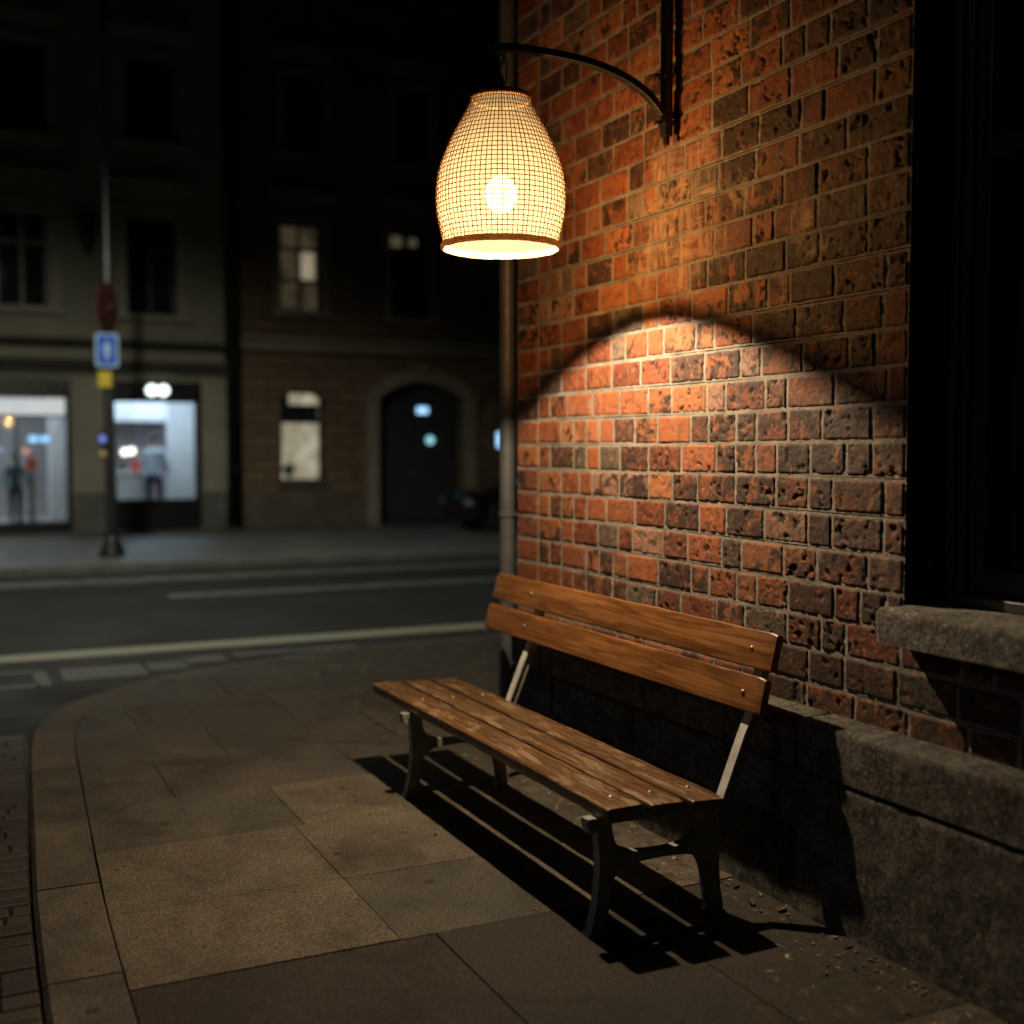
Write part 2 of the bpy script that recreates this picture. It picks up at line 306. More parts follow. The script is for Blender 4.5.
# ---------------------------------------------------------------- mesh helpers
class MB:
    def __init__(s): s.v = []; s.f = []; s.mi = []; s.c = []; s.r = []; s.col = None; s.rnd = None; s.m = 0
    def add(s, vs, fs):
        o = len(s.v); s.v += [tuple(p) for p in vs]; s.f += [tuple(i + o for i in f) for f in fs]; s.mi += [s.m] * len(fs)
        s.c += [s.col or (1, 1, 1)] * len(vs); s.r += [s.rnd or (0, 0, 0)] * len(vs)
    def box(s, x0, x1, y0, y1, z0, z1):
        s.add([(x, y, z) for x in (x0, x1) for y in (y0, y1) for z in (z0, z1)],
              [(0, 1, 3, 2), (4, 6, 7, 5), (0, 4, 5, 1), (2, 3, 7, 6), (0, 2, 6, 4), (1, 5, 7, 3)])
    def obox(s, c, ax, ay, az, hx, hy, hz):
        c, ax, ay, az = Vector(c), Vector(ax), Vector(ay), Vector(az)
        s.add([c + ax * hx * i + ay * hy * j + az * hz * k for i in (-1, 1) for j in (-1, 1) for k in (-1, 1)],
              [(0, 1, 3, 2), (4, 6, 7, 5), (0, 4, 5, 1), (2, 3, 7, 6), (0, 2, 6, 4), (1, 5, 7, 3)])
    def prism(s, poly, axis, a, b):
        """poly: 2-D outline in the two other axes (in x,y,z order), pushed from a to b along axis"""
        def P(p, t):
            q = list(p); q.insert(axis, t); return tuple(q)
        n = len(poly)
        s.add([P(p, a) for p in poly] + [P(p, b) for p in poly],
              [tuple(range(n - 1, -1, -1)), tuple(range(n, 2 * n))] + [(i, (i + 1) % n, n + (i + 1) % n, n + i) for i in range(n)])
    def tube(s, pts, r, n=8, caps=True, squash=None):
        pts = [Vector(p) for p in pts]; rs = r if isinstance(r, (list, tuple)) else [r] * len(pts)
        up = Vector((0, 0, 1)); prev = None; vs = []
        for i, p in enumerate(pts):
            d = (pts[min(i + 1, len(pts) - 1)] - pts[max(i - 1, 0)]).normalized()
            a = prev if prev is not None else (up if abs(d.z) < .9 else Vector((1, 0, 0)))
            a = (a - d * a.dot(d)).normalized(); b = d.cross(a); prev = a
            for k in range(n):
                t = 2 * PI * k / n
                sx, sy = squash or (1, 1)
                vs.append(p + a * math.cos(t) * rs[i] * sx + b * math.sin(t) * rs[i] * sy)
        fs = [(i * n + k, i * n + (k + 1) % n, (i + 1) * n + (k + 1) % n, (i + 1) * n + k) for i in range(len(pts) - 1) for k in range(n)]
        if caps: fs += [tuple(range(n - 1, -1, -1)), tuple(range((len(pts) - 1) * n, len(pts) * n))]
        s.add(vs, fs)
    def lathe(s, prof, c=(0, 0, 0), n=32, axis=2, caps=True):
        vs = []
        for r, h in prof:
            for k in range(n):
                t = 2 * PI * k / n; q = [r * math.cos(t), r * math.sin(t)]; q.insert(axis, h)
                vs.append((q[0] + c[0], q[1] + c[1], q[2] + c[2]))
        m = len(prof)
        fs = [(i * n + k, i * n + (k + 1) % n, (i + 1) * n + (k + 1) % n, (i + 1) * n + k) for i in range(m - 1) for k in range(n)]
        if caps: fs += [tuple(range(n - 1, -1, -1)), tuple(range((m - 1) * n, m * n))]
        s.add(vs, fs)
    def ball(s, c, r, nu=16, nv=10):
        rx, ry, rz = r if isinstance(r, tuple) else (r, r, r)
        vs = []
        for j in range(nv + 1):
            a = PI * j / nv
            for i in range(nu):
                t = 2 * PI * i / nu
                vs.append((c[0] + rx * math.sin(a) * math.cos(t), c[1] + ry * math.sin(a) * math.sin(t), c[2] + rz * math.cos(a)))
        s.add(vs, [(j * nu + i, (j + 1) * nu + i, (j + 1) * nu + (i + 1) % nu, j * nu + (i + 1) % nu) for j in range(nv) for i in range(nu)])
    def grid(s, nu, nv, fn):
        vs = [fn(i / nu, j / nv) for j in range(nv + 1) for i in range(nu + 1)]
        s.add(vs, [(j * (nu + 1) + i, j * (nu + 1) + i + 1, (j + 1) * (nu + 1) + i + 1, (j + 1) * (nu + 1) + i) for j in range(nv) for i in range(nu)])
    def build(s, name, m, parent=None, loc=(0, 0, 0), smooth=False, bevel=0, seg=2, recalc=True):
        me = bpy.data.meshes.new(name)
        lx = Vector(loc)
        if parent is not None:
            q = parent; tot = Vector((0, 0, 0))
            while q is not None: tot += q.location; q = q.parent
            off = tot
        else: off = lx
        me.from_pydata([(p[0] - off.x, p[1] - off.y, p[2] - off.z) for p in s.v], [], s.f)
        ms = m if isinstance(m, list) else [m]
        for k in ms: me.materials.append(k)
        if len(ms) > 1: me.polygons.foreach_set('material_index', s.mi)
        if s.col is not None:
            a = me.attributes.new('bcol', 'FLOAT_COLOR', 'POINT'); a.data.foreach_set('color', [x for c in s.c for x in (*c, 1)])
        if s.rnd is not None:
            a = me.attributes.new('brnd', 'FLOAT_VECTOR', 'POINT'); a.data.foreach_set('vector', [x for c in s.r for x in c])
        me.update()
        if recalc:
            import bmesh
            bm = bmesh.new(); bm.from_mesh(me); bmesh.ops.recalc_face_normals(bm, faces=bm.faces); bm.to_mesh(me); bm.free()
        if smooth: me.polygons.foreach_set('use_smooth', [True] * len(me.polygons))
        o = bpy.data.objects.new(name, me); COL.objects.link(o)
        if parent is not None: o.parent = parent
        else: o.location = lx
        if bevel:
            b = o.modifiers.new('bevel', 'BEVEL'); b.width = bevel; b.segments = seg; b.limit_method = 'ANGLE'; b.angle_limit = R(35)
            if smooth is False:
                me.polygons.foreach_set('use_smooth', [True] * len(me.polygons)); b.harden_normals = True
        return o
def tag(o, label, cat, group=None):
    o['label'] = label; o['category'] = cat
    if group: o['group'] = group
    return o
def empty(name, loc, label, cat, group=None):
    o = bpy.data.objects.new(name, None); COL.objects.link(o); o.location = loc; o.empty_display_size = .2
    return tag(o, label, cat, group)
def struct(o): o['kind'] = 'structure'; return o
def nn(x, y, z=0): return noise.noise(Vector((x, y, z)))
def fb(x, y, z=0, o=4): return noise.fractal(Vector((x, y, z)), 1.0, 2.0, o)
def sstep(a, b, x):
    t = max(0, min(1, (x - a) / (b - a))); return t * t * (3 - 2 * t)

# ================================================================ ground
def smoothpoly(pts, k=10):
    out = []
    for i in range(len(pts) - 1):
        p0, p1, p2, p3 = [Vector((*pts[max(0, min(len(pts) - 1, j))], 0)) for j in (i - 1, i, i + 1, i + 2)]
        for q in range(k):
            t = q / k
            v = .5 * ((2 * p1) + (-p0 + p2) * t + (2 * p0 - 5 * p1 + 4 * p2 - p3) * t * t + (-p0 + 3 * p1 - 3 * p2 + p3) * t ** 3)
            out.append((v.x, v.y))
    out.append(tuple(pts[-1])); return out
KO = smoothpoly([(.20, -3), (.215, 1.5), (.245, 4.0), (.32, 5.6), (.395, 6.9), (.47, 7.45), (.66, 7.98), (1.02, 8.42), (1.50, 8.80), (2.5, 9.22), (3.44, 9.40), (4.6, 9.50), (8, 9.65), (14, 9.8)], 8)
def inset(pts, d):
    out = []
    for i, p in enumerate(pts):
        a, b = pts[max(0, i - 1)], pts[min(len(pts) - 1, i + 1)]
        t = Vector((b[0] - a[0], b[1] - a[1])).normalized()
        out.append((p[0] + t.y * d, p[1] - t.x * d))
    return out
KI = inset(KO, .235)
b = MB(); b.grid(60, 60, lambda u, v: (-60 + 140 * u, -12 + 110 * v, -.12)); struct(b.build('road', M['asphalt']))
# kerb stones with open joints
b = MB(); b.col = (.2, .18, .15)
acc = 0; lens = [0]
for i in range(1, len(KO)): acc += math.dist(KO[i], KO[i - 1]); lens.append(acc)
def at(poly, s):
    for i in range(1, len(lens)):
        if lens[i] >= s:
            t = (s - lens[i - 1]) / (lens[i] - lens[i - 1] + 1e-9); p, q = poly[i - 1], poly[i]
            return (p[0] + (q[0] - p[0]) * t, p[1] + (q[1] - p[1]) * t)
    return poly[-1]
s = .35
while s < acc - .9:
    ln = random.uniform(.82, 1.02) if not 9.6 < s < 14 else .55
    k = max(2, int(ln / .12)); h = random.uniform(-.002, .002)
    t = random.uniform(.8, 1.12); tb = random.choice([(.100, .092, .078), (.102, .087, .072), (.092, .088, .078)])
    b.col = tuple(x * t for x in tb)
    o = [at(KO, s + .004 + (ln - .008) * i / k) for i in range(k + 1)]; n_ = [at(KI, s + .004 + (ln - .008) * i / k) for i in range(k + 1)]
    vs = []; fs = []
    for i in range(k + 1):
        e = .016; (ox, oy), (ix, iy) = o[i], n_[i]
        ux, uy = (ix - ox) / .235, (iy - oy) / .235
        w = fb(ox * 6, oy * 6) * .004
        vs += [(ox, oy, -.20), (ox, oy, -e + h + w), (ox + ux * e, oy + uy * e, h + w), (ix - ux * .006, iy - uy * .006, h), (ix - ux * .002, iy - uy * .002, -.006), (ix, iy, -.20)]
    for i in range(k):
        for j in range(5): fs.append((i * 6 + j, i * 6 + j + 1, (i + 1) * 6 + j + 1, (i + 1) * 6 + j))
    fs += [(0, 1, 2, 3, 4, 5), tuple(k * 6 + q for q in (5, 4, 3, 2, 1, 0))]
    b.add(vs, fs); s += ln
struct(b.build('kerb', M['kerb'], bevel=0))
# pavement: separate slabs clipped to the kerb line, over a dark bed
def clip(poly, a, c):
    """keep what lies to the right of the line a->c (the pavement side)"""
    out = []
    def sd(p): return (c[0] - a[0]) * (p[1] - a[1]) - (c[1] - a[1]) * (p[0] - a[0])
    for i in range(len(poly)):
        p, q = poly[i], poly[(i + 1) % len(poly)]; sp_, sq = sd(p), sd(q)
        if sp_ <= 0: out.append(p)
        if sp_ * sq < 0:
            t = sp_ / (sp_ - sq); out.append((p[0] + (q[0] - p[0]) * t, p[1] + (q[1] - p[1]) * t))
    return out
bed = [p for p in inset(KO, .2)] + [(14, -3)]
b = MB(); b.col = (.055, .048, .038); b.add([(x, y, -.012) for x, y in bed], [tuple(range(len(bed)))]); struct(b.build('pavement_bed', M['kerb']))
KC = inset(KO, .2365)
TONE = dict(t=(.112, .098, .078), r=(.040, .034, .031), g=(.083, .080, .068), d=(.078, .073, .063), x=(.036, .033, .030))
rows = [(-2.6, -1.2, [1.0, 2.2]), (-1.2, .2, [.9, 2.0]), (.2, 1.4, [1.3, 2.1]), (1.4, 2.5, [1.1, 1.9]), (2.5, 3.645, [1.46, 2.15]), (3.645, 4.27, [1.338, 2.0]), (4.27, 4.97, [1.338, 2.25]),
        (4.97, 5.62, [1.385, 2.05]), (5.62, 6.28, [.95, 1.9, 2.6]), (6.28, 7.0, [1.35, 2.3]), (7.0, 7.75, [1.0, 1.9, 3.0]), (7.75, 8.6, [1.7, 2.7, 3.9]), (8.6, 9.9, [2.3, 3.4, 4.6])]
tones = {4: 'rxx', 5: 'tgt', 6: 'ttg', 7: 'gtt', 8: 'ddgg', 9: 'ddg', 10: 'gdgd', 11: 'ggdg', 12: 'gdgg'}  # front-row r and x tones carry the lamp's falloff in the slab colour
b = MB(); b.col = (1, 1, 1)
for ri, (y0, y1, xs) in enumerate(rows):
    ed = [-1] + xs + ([9] if y1 > 5.9 else [2.70])
    for i in range(len(ed) - 1):
        g = .0016
        p = [(ed[i] + g, y0 + g), (ed[i + 1] - g, y0 + g), (ed[i + 1] - g, y1 - g), (ed[i] + g, y1 - g)]
        for j in range(len(KC) - 1):
            if p: p = clip(p, KC[j], KC[j + 1])
        if len(p) < 3: continue
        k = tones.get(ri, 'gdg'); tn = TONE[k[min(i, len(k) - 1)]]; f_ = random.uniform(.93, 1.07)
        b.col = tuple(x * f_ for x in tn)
        dz = random.uniform(-.0015, .0015); tx, ty = random.uniform(-.0012, .0012), random.uniform(-.0012, .0012)
        cx = sum(q[0] for q in p) / len(p); cy = sum(q[1] for q in p) / len(p)
        n = len(p)
        top = [(x, y, dz + (x - cx) * tx + (y - cy) * ty) for x, y in p]
        ins = [(x + (cx - x) / max(.2, math.dist((x, y), (cx, cy))) * .0025, y + (cy - y) / max(.2, math.dist((x, y), (cx, cy))) * .0025, z) for x, y, z in top]
        b.add([(x, y, -.011) for x, y in p] + [(x, y, z - .002) for x, y, z in top] + ins,
              [(q, (q + 1) % n, n + (q + 1) % n, n + q) for q in range(n)] + [(n + q, n + (q + 1) % n, 2 * n + (q + 1) % n, 2 * n + q) for q in range(n)] + [tuple(range(2 * n, 3 * n))])
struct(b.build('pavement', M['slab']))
# cobbles in the side street
b = MB(); b.col = (1, 1, 1)
y = 1.2
while y < 7.3:
    h = random.uniform(.080, .105); x = -.9 + random.uniform(-.1, 0)
    lim = min([p[0] for p in KO if abs(p[1] - y) < .22] + [.9]) - .004
    while x < lim - .05:
        w = min(random.uniform(.12, .17), lim - x); w = lim - x if lim - x - w < .06 else w; t = random.uniform(.6, 1.25); b.col = (.034 * t, .029 * t, .028 * t)
        cz = -.020 + random.uniform(-.0025, .0025); g = .003
        y0, y1, x0, x1 = y + g + random.uniform(0, .004), y + h - g, x + g, x + w - g; e = .010
        vs = []
        for (a_, z_) in ((0, -.13), (0, cz - .016), (e * .35, cz - .005), (e, cz)):
            vs += [(x0 + a_, y0 + a_, z_), (x1 - a_, y0 + a_, z_), (x1 - a_, y1 - a_, z_), (x0 + a_, y1 - a_, z_)]
        fs = [(r * 4 + q, r * 4 + (q + 1) % 4, r * 4 + 4 + (q + 1) % 4, r * 4 + 4 + q) for r in range(3) for q in range(4)] + [(12, 13, 14, 15)]
        b.add(vs, fs); x += w
    y += h
b.col = (.02, .018, .016); b.add([(-.95, 1.1, -.030), (.40, 1.1, -.030), (.40, 7.4, -.030), (-.95, 7.4, -.030)], [(0, 1, 2, 3)])
struct(b.build('cobbled_lane', M['cobble'], smooth=False))
def sheet(name, x0, x1, y0, y1, z, m, sk=0):
    b = MB(); b.grid(40, 2, lambda u, v: (x0 + (x1 - x0) * u, y0 + (y1 - y0) * v + sk * u, z)); return struct(b.build(name, m))
sheet('edge_line_marking', -14, 26, 10.44, 10.80, -.116, M['wline'], .15)
sheet('lane_line_marking', 2.4, 26, 14.28, 14.62, -.116, M['wline2'], .3)
sheet('gutter_strip', -14, 26, 16.15, 16.75, -.116, M['wline2'], .15)
# rubbed pale setts let into the road at the corner
b = MB(); 
for (x0, x1, y0, y1) in ((-.6, .62, 9.30, 9.42), (-.6, .62, 9.9, 10.0), (.60, .70, 9.3, 9.95), (.80, 1.42, 9.45, 9.98), (1.46, 1.75, 9.6, 9.98), (1.78, 2.1, 9.8, 10.1), (2.2, 3.3, 9.95, 10.15)):
    b.box(x0, x1, y0, y1, -.14, -.115)
struct(b.build('worn_corner_setts', M['wpatch']))
# far pavement and its kerb
b = MB(); b.grid(50, 10, lambda u, v: (-22 + 56 * u, 17.72 + 9 * v, 0)); struct(b.build('far_pavement', plain('far_paving', (.115, .122, .122), .55, 0, .25, 1.2, .3, 40)))
b = MB()
for i in range(56): b.box(-22 + i * 1.0, -22 + i * 1.0 + .99, 17.5, 17.72, -.2, .004)
struct(b.build('far_kerb', M['green_base'], bevel=.012))

# ================================================================ the brick corner building
JT = .0115; XW = 2.84; WY = 2.955; YC = 5.85; CH = .1255; Z0 = .684
bb = empty('brick_building', (3.4, 4.2, 0), 'red clinker brick corner building with concrete plinth and dark window, behind the bench', 'building')
core = MB()
core.box(XW + .012, 7.0, WY, YC, 0, 9.5); core.box(XW + .012, XW + .5, -1.0, WY, 0, 1.0); core.box(XW + .012, XW + .5, -1.0, 1.75, 1.0, 9.5)
core.box(XW + .012, XW + .5, 1.75, WY, 3.75, 9.5); core.box(XW + .9, 7.0, -1, WY, 0, 9.5)
cw = core.build('wall_core', M['brick'], bb)
mo = MB()
def mfn(y0, y1, z0, z1):
    nu = int((y1 - y0) / .018); nv = int((z1 - z0) / .018)
    mo.grid(nu, nv, lambda u, v: (XW + .0035 + .0022 * fb((y0 + (y1 - y0) * u) * 30, (z0 + (z1 - z0) * v) * 30, 0, 3), y0 + (y1 - y0) * u, z0 + (z1 - z0) * v))
def joint(y0, y1, z0, z1):
    h = JT * .5; i = .0055
    for (a, c, d, e, n1, n2) in ((y0 - h, y1 + h, z0 - h, z0 + i, 0, 3), (y0 - h, y1 + h, z1 - i, z1 + h, 0, 3), (y0 - h, y0 + i, z0 + i, z1 - i, 3, 0), (y1 - i, y1 + h, z0 + i, z1 - i, 3, 0)):
        nu = n1 or max(3, int((c - a) / .007)); nv = n2 or max(3, int((e - d) / .007))
        mo.grid(nu, nv, lambda u, v: (XW + .0030 + .0022 * fb((a + (c - a) * u) * 30, (d + (e - d) * v) * 30, 0, 3), a + (c - a) * u, d + (e - d) * v))
bw = MB(); bw.col = (1, 1, 1); bw.rnd = (0, 0, 0)
def brick(y0, y1, z0, z1):
    w = y1 - y0; h = z1 - z0; res = .0062 if (y0 + y1) / 2 < 4.7 else .0085; nu = max(6, int(w / res)); nv = max(6, int(h / res)); joint(y0, y1, z0, z1)
    ym = (y0 + y1) / 2; zm = (z0 + z1) / 2
    rough = .35 + .65 * sstep(4.9, 3.6, ym); rough *= random.uniform(.5, 1.2)
    q = random.random()
    if q < .34: c = (.26, .082, .032)
    elif q < .54: c = (.185, .052, .024)
    elif q < .66: c = (.13, .048, .028)
    elif q < .79: c = (.31, .118, .047)
    elif q < .84: c = (.105, .085, .064)
    elif q < .93: c = (.27, .15, .105)
    else: c = (.075, .038, .026)
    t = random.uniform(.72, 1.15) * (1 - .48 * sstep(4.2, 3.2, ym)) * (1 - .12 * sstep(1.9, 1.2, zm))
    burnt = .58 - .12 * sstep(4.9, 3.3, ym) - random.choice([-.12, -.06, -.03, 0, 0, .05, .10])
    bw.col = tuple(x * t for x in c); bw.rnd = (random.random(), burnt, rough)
    sd = random.uniform(0, 50); prot = random.uniform(-.001, .002); tl = random.uniform(-.002, .002)
    pale = 0
    vs = []; pits = []; pamt = random.choice([0, .4, .8, 1, 1, 1.2]) * sstep(5.1, 4.2, ym)
    for j in range(nv + 1):
        for i in range(nu + 1):
            u, v = i / nu, j / nv; y = y0 + w * u; z = z0 + h * v
            y += .0018 * nn(y * 40, z * 40, sd); z += .0018 * nn(y * 40, z * 40, sd + 9)
            d = min(u * w, (1 - u) * w, v * h, (1 - v) * h) + .0030 * nn(y * 55, z * 55, sd) * rough
            e = sstep(-.001, .0055, d)
            r = .0018 * fb(y * 22, z * 22, sd, 4) * rough + .0018 * fb(y * 75, z * 75, sd, 3) * rough
            pit = 0
            k = fb(y * 26 + 7, z * 26, sd + 20, 3)
            pit = .010 * sstep(.40, .52, k) * pamt
            k2 = nn(y * 62, z * 62, sd + 5)
            pit = min(.0105, pit + .006 * sstep(.48, .64, k2) * pamt)
            pits.append(pit)
            vs.append((XW + .006 - e * (.006 + .0015 + prot + tl * (u - .5) + r) + pit * e, y, z))
    bw.add(vs, [(j * (nu + 1) + i, j * (nu + 1) + i + 1, (j + 1) * (nu + 1) + i + 1, (j + 1) * (nu + 1) + i) for j in range(nv) for i in range(nu)])
    r0 = bw.rnd; c0 = bw.col
    bw.c[-len(vs):] = [tuple(x * (1 - .86 * sstep(.003, .008, p)) for x in c0) for p in pits]
    bw.r[-len(vs):] = [(r0[0], r0[1], pale_patches(p[1], p[2])) for p in vs]
def pale_patches(y, zz):
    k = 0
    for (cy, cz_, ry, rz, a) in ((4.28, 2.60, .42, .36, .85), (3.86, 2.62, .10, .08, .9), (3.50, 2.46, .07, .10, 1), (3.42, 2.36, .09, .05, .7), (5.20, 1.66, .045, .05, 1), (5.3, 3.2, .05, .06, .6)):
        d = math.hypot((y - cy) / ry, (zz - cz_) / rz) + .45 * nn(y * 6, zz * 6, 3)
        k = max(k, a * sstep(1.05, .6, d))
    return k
z = Z0 + .004 - CH * .35
row = 0
while z < 4.95:
    zt = z + CH; end = WY - .004 if z > 1.0 else 1.76
    if z <= 1.0 < zt: pass
    # corner column of stretcher ends
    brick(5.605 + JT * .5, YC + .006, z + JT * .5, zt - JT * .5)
    y = 5.605 - JT * .5 - random.uniform(0, .02)
    y = 5.605
    first = [.255, .13][row % 2]
    while y > end + .02:
        ln = first if y == 5.605 else random.choice([.255, .255, .262, .245, .13, .13, .19])
        if y - ln < end + .07: ln = y - end
        sag = .004 * math.sin(y * 2.1 + row) 
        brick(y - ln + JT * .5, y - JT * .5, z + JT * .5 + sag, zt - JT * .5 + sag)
        y -= ln
    z = zt; row += 1
brickwork = bw.build('brickwork', M['brick'], bb, smooth=True, recalc=False)
mo.build('mortar', M['mortar'], brickwork, recalc=False)
# plinth of old concrete: lower course, groove, upper course with ledge
def rockbox(mb, x0, x1, y0, y1, z0, z1, amp=.006, st=.03, e=.012, sd=0):
    """front (-X), top and +Y end as a noisy surface with softened arrises"""
    X1 = x1
    def prof(s_):   # runs up the front then back along the top
        hh = z1 - z0
        if s_ < hh: return (x0, z0 + s_)
        return (x0 + (s_ - hh), z1)
    tot = (z1 - z0) + (x1 - x0); nv = max(4, int(tot / st)); nu = max(4, int((y1 - y0) / st))
    def fn(u, v):
        y = y0 + (y1 - y0) * u; s_ = tot * v; x, zz = prof(s_)
        de = abs(s_ - (z1 - z0)); k = max(0, 1 - de / e) ** 2 * e * .5 * (1.0 + .9 * nn(y * 9, sd, 3))
        n = amp * fb(y * 5 + sd, s_ * 5, sd) + amp * .5 * fb(y * 22 + sd, s_ * 22, sd, 3)
        ee = min(y - y0, y1 - y); k2 = max(0, 1 - ee / .012) ** 2 * .008
        if s_ < z1 - z0: return (x + n + k + k2, y, zz - (k if de < e else 0))
        return (x + k, y, zz + n * .6 - k - k2)
    mb.grid(nu, nv, fn)
    mb.add([(x0 + .006, y1, z0), (x0 + .006, y1, z1 - .004), (x1, y1, z1 - .004), (x1, y1, z0)], [(0, 1, 2, 3)])
    mb.add([(x0 + .006, y0, z0), (x0 + .006, y0, z1 - .004), (x1, y0, z1 - .004), (x1, y0, z0)], [(3, 2, 1, 0)])
pl = MB(); XP = 2.68
ys = [5.62, 4.3, 3.3, 1.6, -1]
for i in range(len(ys) - 1): rockbox(pl, XP + random.uniform(-.002, .003), XW + .015, ys[i + 1] + .003, ys[i] - .003, .512, Z0, .005, .018, .014, i * 3.1)
plinth = pl.build('plinth', M['stone'], bb, smooth=True, recalc=False)
pl = MB()
ys = [5.62, 4.4, 1.4, -1]
for i in range(len(ys) - 1): rockbox(pl, XP + .004 + random.uniform(-.002, .003), XW, ys[i + 1] + .002, ys[i] - .002, -.02, .498, .007, .018, .012, i * 2.3 + 50)
pl.add([(XP + .03, -1, .45), (XP + .03, 5.6, .45), (XP + .03, 5.6, .6), (XP + .03, -1, .6)], [(0, 1, 2, 3)])
pl.build('base_course', M['stone'], plinth, smooth=True, recalc=False)
sl = MB(); rockbox(sl, 2.715, 3.02, 1.5, 2.952, .998, 1.112, .005, .014, .014, 77)
sl.add([(2.72, 1.5, .998), (2.72, 2.952, .998), (2.86, 2.952, .998), (2.86, 1.5, .998)], [(3, 2, 1, 0)])
sl.build('window_sill', M['sillstone'], bb, smooth=True, recalc=False)
# dark timber window set deep in the reveal
wf = MB(); XF = 3.03
wf.box(XF, XF + .12, WY - .075, WY, 1.113, 3.75); wf.box(XF, XF + .12, 1.75, 1.825, 1.113, 3.75); wf.box(XF, XF + .12, 1.825, WY - .075, 3.65, 3.75)
wf.box(XF - .05, XF + .12, 1.80, WY - .06, 1.113, 1.150)
wf.box(XF - .022, XF - .001, WY - .045, WY - .012, 1.151, 3.74)
fr = wf.build('window_frame', M['winframe'], bb, bevel=.006)
ws = MB()
ws.box(XF + .02, XF + .08, WY - .135, WY - .077, 1.152, 3.648); ws.box(XF + .02, XF + .08, 1.827, 1.885, 1.152, 3.648)
ws.box(XF + .02, XF + .08, 1.886, WY - .136, 1.152, 1.235); ws.box(XF + .02, XF + .08, 1.886, WY - .136, 2.55, 2.62); ws.box(XF + .02, XF + .08, 1.886, WY - .136, 3.58, 3.648)
ws.box(XF + .02, XF + .08, 2.33, 2.37, 1.236, 2.549)
ws.build('sash', M['winframe'], fr, bevel=.006)
wp = MB(); wp.box(XF + .045, XF + .051, 1.88, WY - .13, 1.23, 3.6); wp.build('pane', M['glass'], fr)
# zinc downpipe at the corner
dp = MB(); dp.tube([(2.815, 5.935, .04), (2.815, 5.935, 9.2)], .043, 20)
dpo = dp.build('drainpipe', M['pipe'], bb, smooth=True)
dpo.modifiers.new('edge', 'EDGE_SPLIT')
for zz in (1.25, 3.3, 5.3):
    dc = MB()
    dc.lathe([(.046, zz), (.050, zz + .004), (.050, zz + .030), (.046, zz + .034)], (2.815, 5.935, 0), 20)
    dc.box(2.83, 2.90, 5.845, 5.90, zz + .008, zz + .024)
    dc.build('pipe_clip', M['pipe'], dpo)

# ================================================================ wall lamp
LX, LY = 2.105, 4.50; BY = 4.318; DZ = .047
lamp = empty('wall_lamp', (LX, LY, 2.43), 'lit woven rattan pendant lamp hanging from a curved black iron arm on the brick wall', 'lamp')
b = MB(); b.box(2.772, 2.810, BY - .021, BY + .021, 2.94, 5.0); b.box(2.781, 2.801, BY - .013, BY + .013, 2.905, 2.941)
bar = b.build('wall_bar', M['black'], lamp, bevel=.004)
for zz in (3.02, 3.62):
    b = MB(); b.box(2.811, 2.845, BY - .011, BY + .011, zz, zz + .024); b.build('wall_peg', M['black'], bar, bevel=.003)
for zz in (2.985, 3.18):
    b = MB(); b.box(2.765, 2.8105, BY - .027, BY + .027, zz, zz + .022); b.box(2.735, 2.766, BY - .012, BY + .012, zz + .004, zz + .016)
    b.build('clamp', M['black'], bar, bevel=.003)
arm = [(2.772, 3.03), (2.735, 3.075), (2.68, 3.12), (2.60, 3.162), (2.50, 3.193), (2.39, 3.213), (2.27, 3.222), (2.16, 3.225), (2.09, 3.224), (2.035, 3.218)]
arm = [(2.772 - (2.772 - x) * .919, zz + DZ * (2.772 - x) / .737) for x, zz in arm]
b = MB()
pts = smoothpoly(arm, 6)
prev = None; vs = []
for i, (x, zz) in enumerate(pts):
    a, c = pts[max(0, i - 1)], pts[min(len(pts) - 1, i + 1)]; t = Vector((c[0] - a[0], c[1] - a[1])).normalized(); n = Vector((-t.y, t.x))
    if n.y < 0: n = -n
    w = .019
    ya = LY + (BY - LY) * (x - LX) / (2.772 - LX)
    vs += [(x + n.x * .015, ya - w, zz + n.y * .015), (x + n.x * .015, ya + w, zz + n.y * .015), (x - n.x * .015, ya + w, zz - n.y * .015), (x - n.x * .015, ya - w, zz - n.y * .015)]
fs = [(i * 4 + k, i * 4 + (k + 1) % 4, i * 4 + 4 + (k + 1) % 4, i * 4 + 4 + k) for i in range(len(pts) - 1) for k in range(4)] + [(3, 2, 1, 0), tuple(len(vs) - 4 + k for k in range(4))]
b.add(vs, fs)
b.ball((LX - .015, LY, 3.215 + DZ), (.020, .020, .020))
armo = b.build('curved_arm', M['black'], lamp, bevel=.003)
b = MB()
hk = [(LX, LY, 3.207 + DZ)] + [(LX + .013 * math.sin(t), LY, 3.174 + DZ + .022 * math.cos(t)) for t in [PI * k / 6 for k in range(0, 9)]] + [(LX - .004, LY, 3.11 + DZ), (LX, LY, 3.05 + DZ)]
b.tube(hk, .0042, 8); b.lathe([(.004, 3.11 + DZ), (.014, 3.09 + DZ), (.018, 3.07 + DZ), (.018, 3.04 + DZ)], (LX, LY, 0), 20)
b.tube([(LX + .02, LY + .008, 3.205 + DZ), (LX + .032, LY + .010, 3.15 + DZ), (LX + .03, LY + .009, 3.10 + DZ), (LX + .016, LY + .006, 3.055 + DZ)], .003, 6)
b.build('hook', M['black'], armo, smooth=True)
K = .00412; ZREF = (2.465, 3.062)
prof = [(96, 29.5), (103, 32), (111, 36), (121, 41.5), (131, 47.2), (142, 52.3), (152, 56.6), (162, 60.3), (172, 63), (183, 64.6), (193, 65.2), (203, 65), (214, 64), (224, 61.8), (234, 59.5), (243, 57.6)]
prof = [(w * K, ZREF[0] + (ZREF[1] - ZREF[0]) * (243 - y) / 147) for y, w in prof]
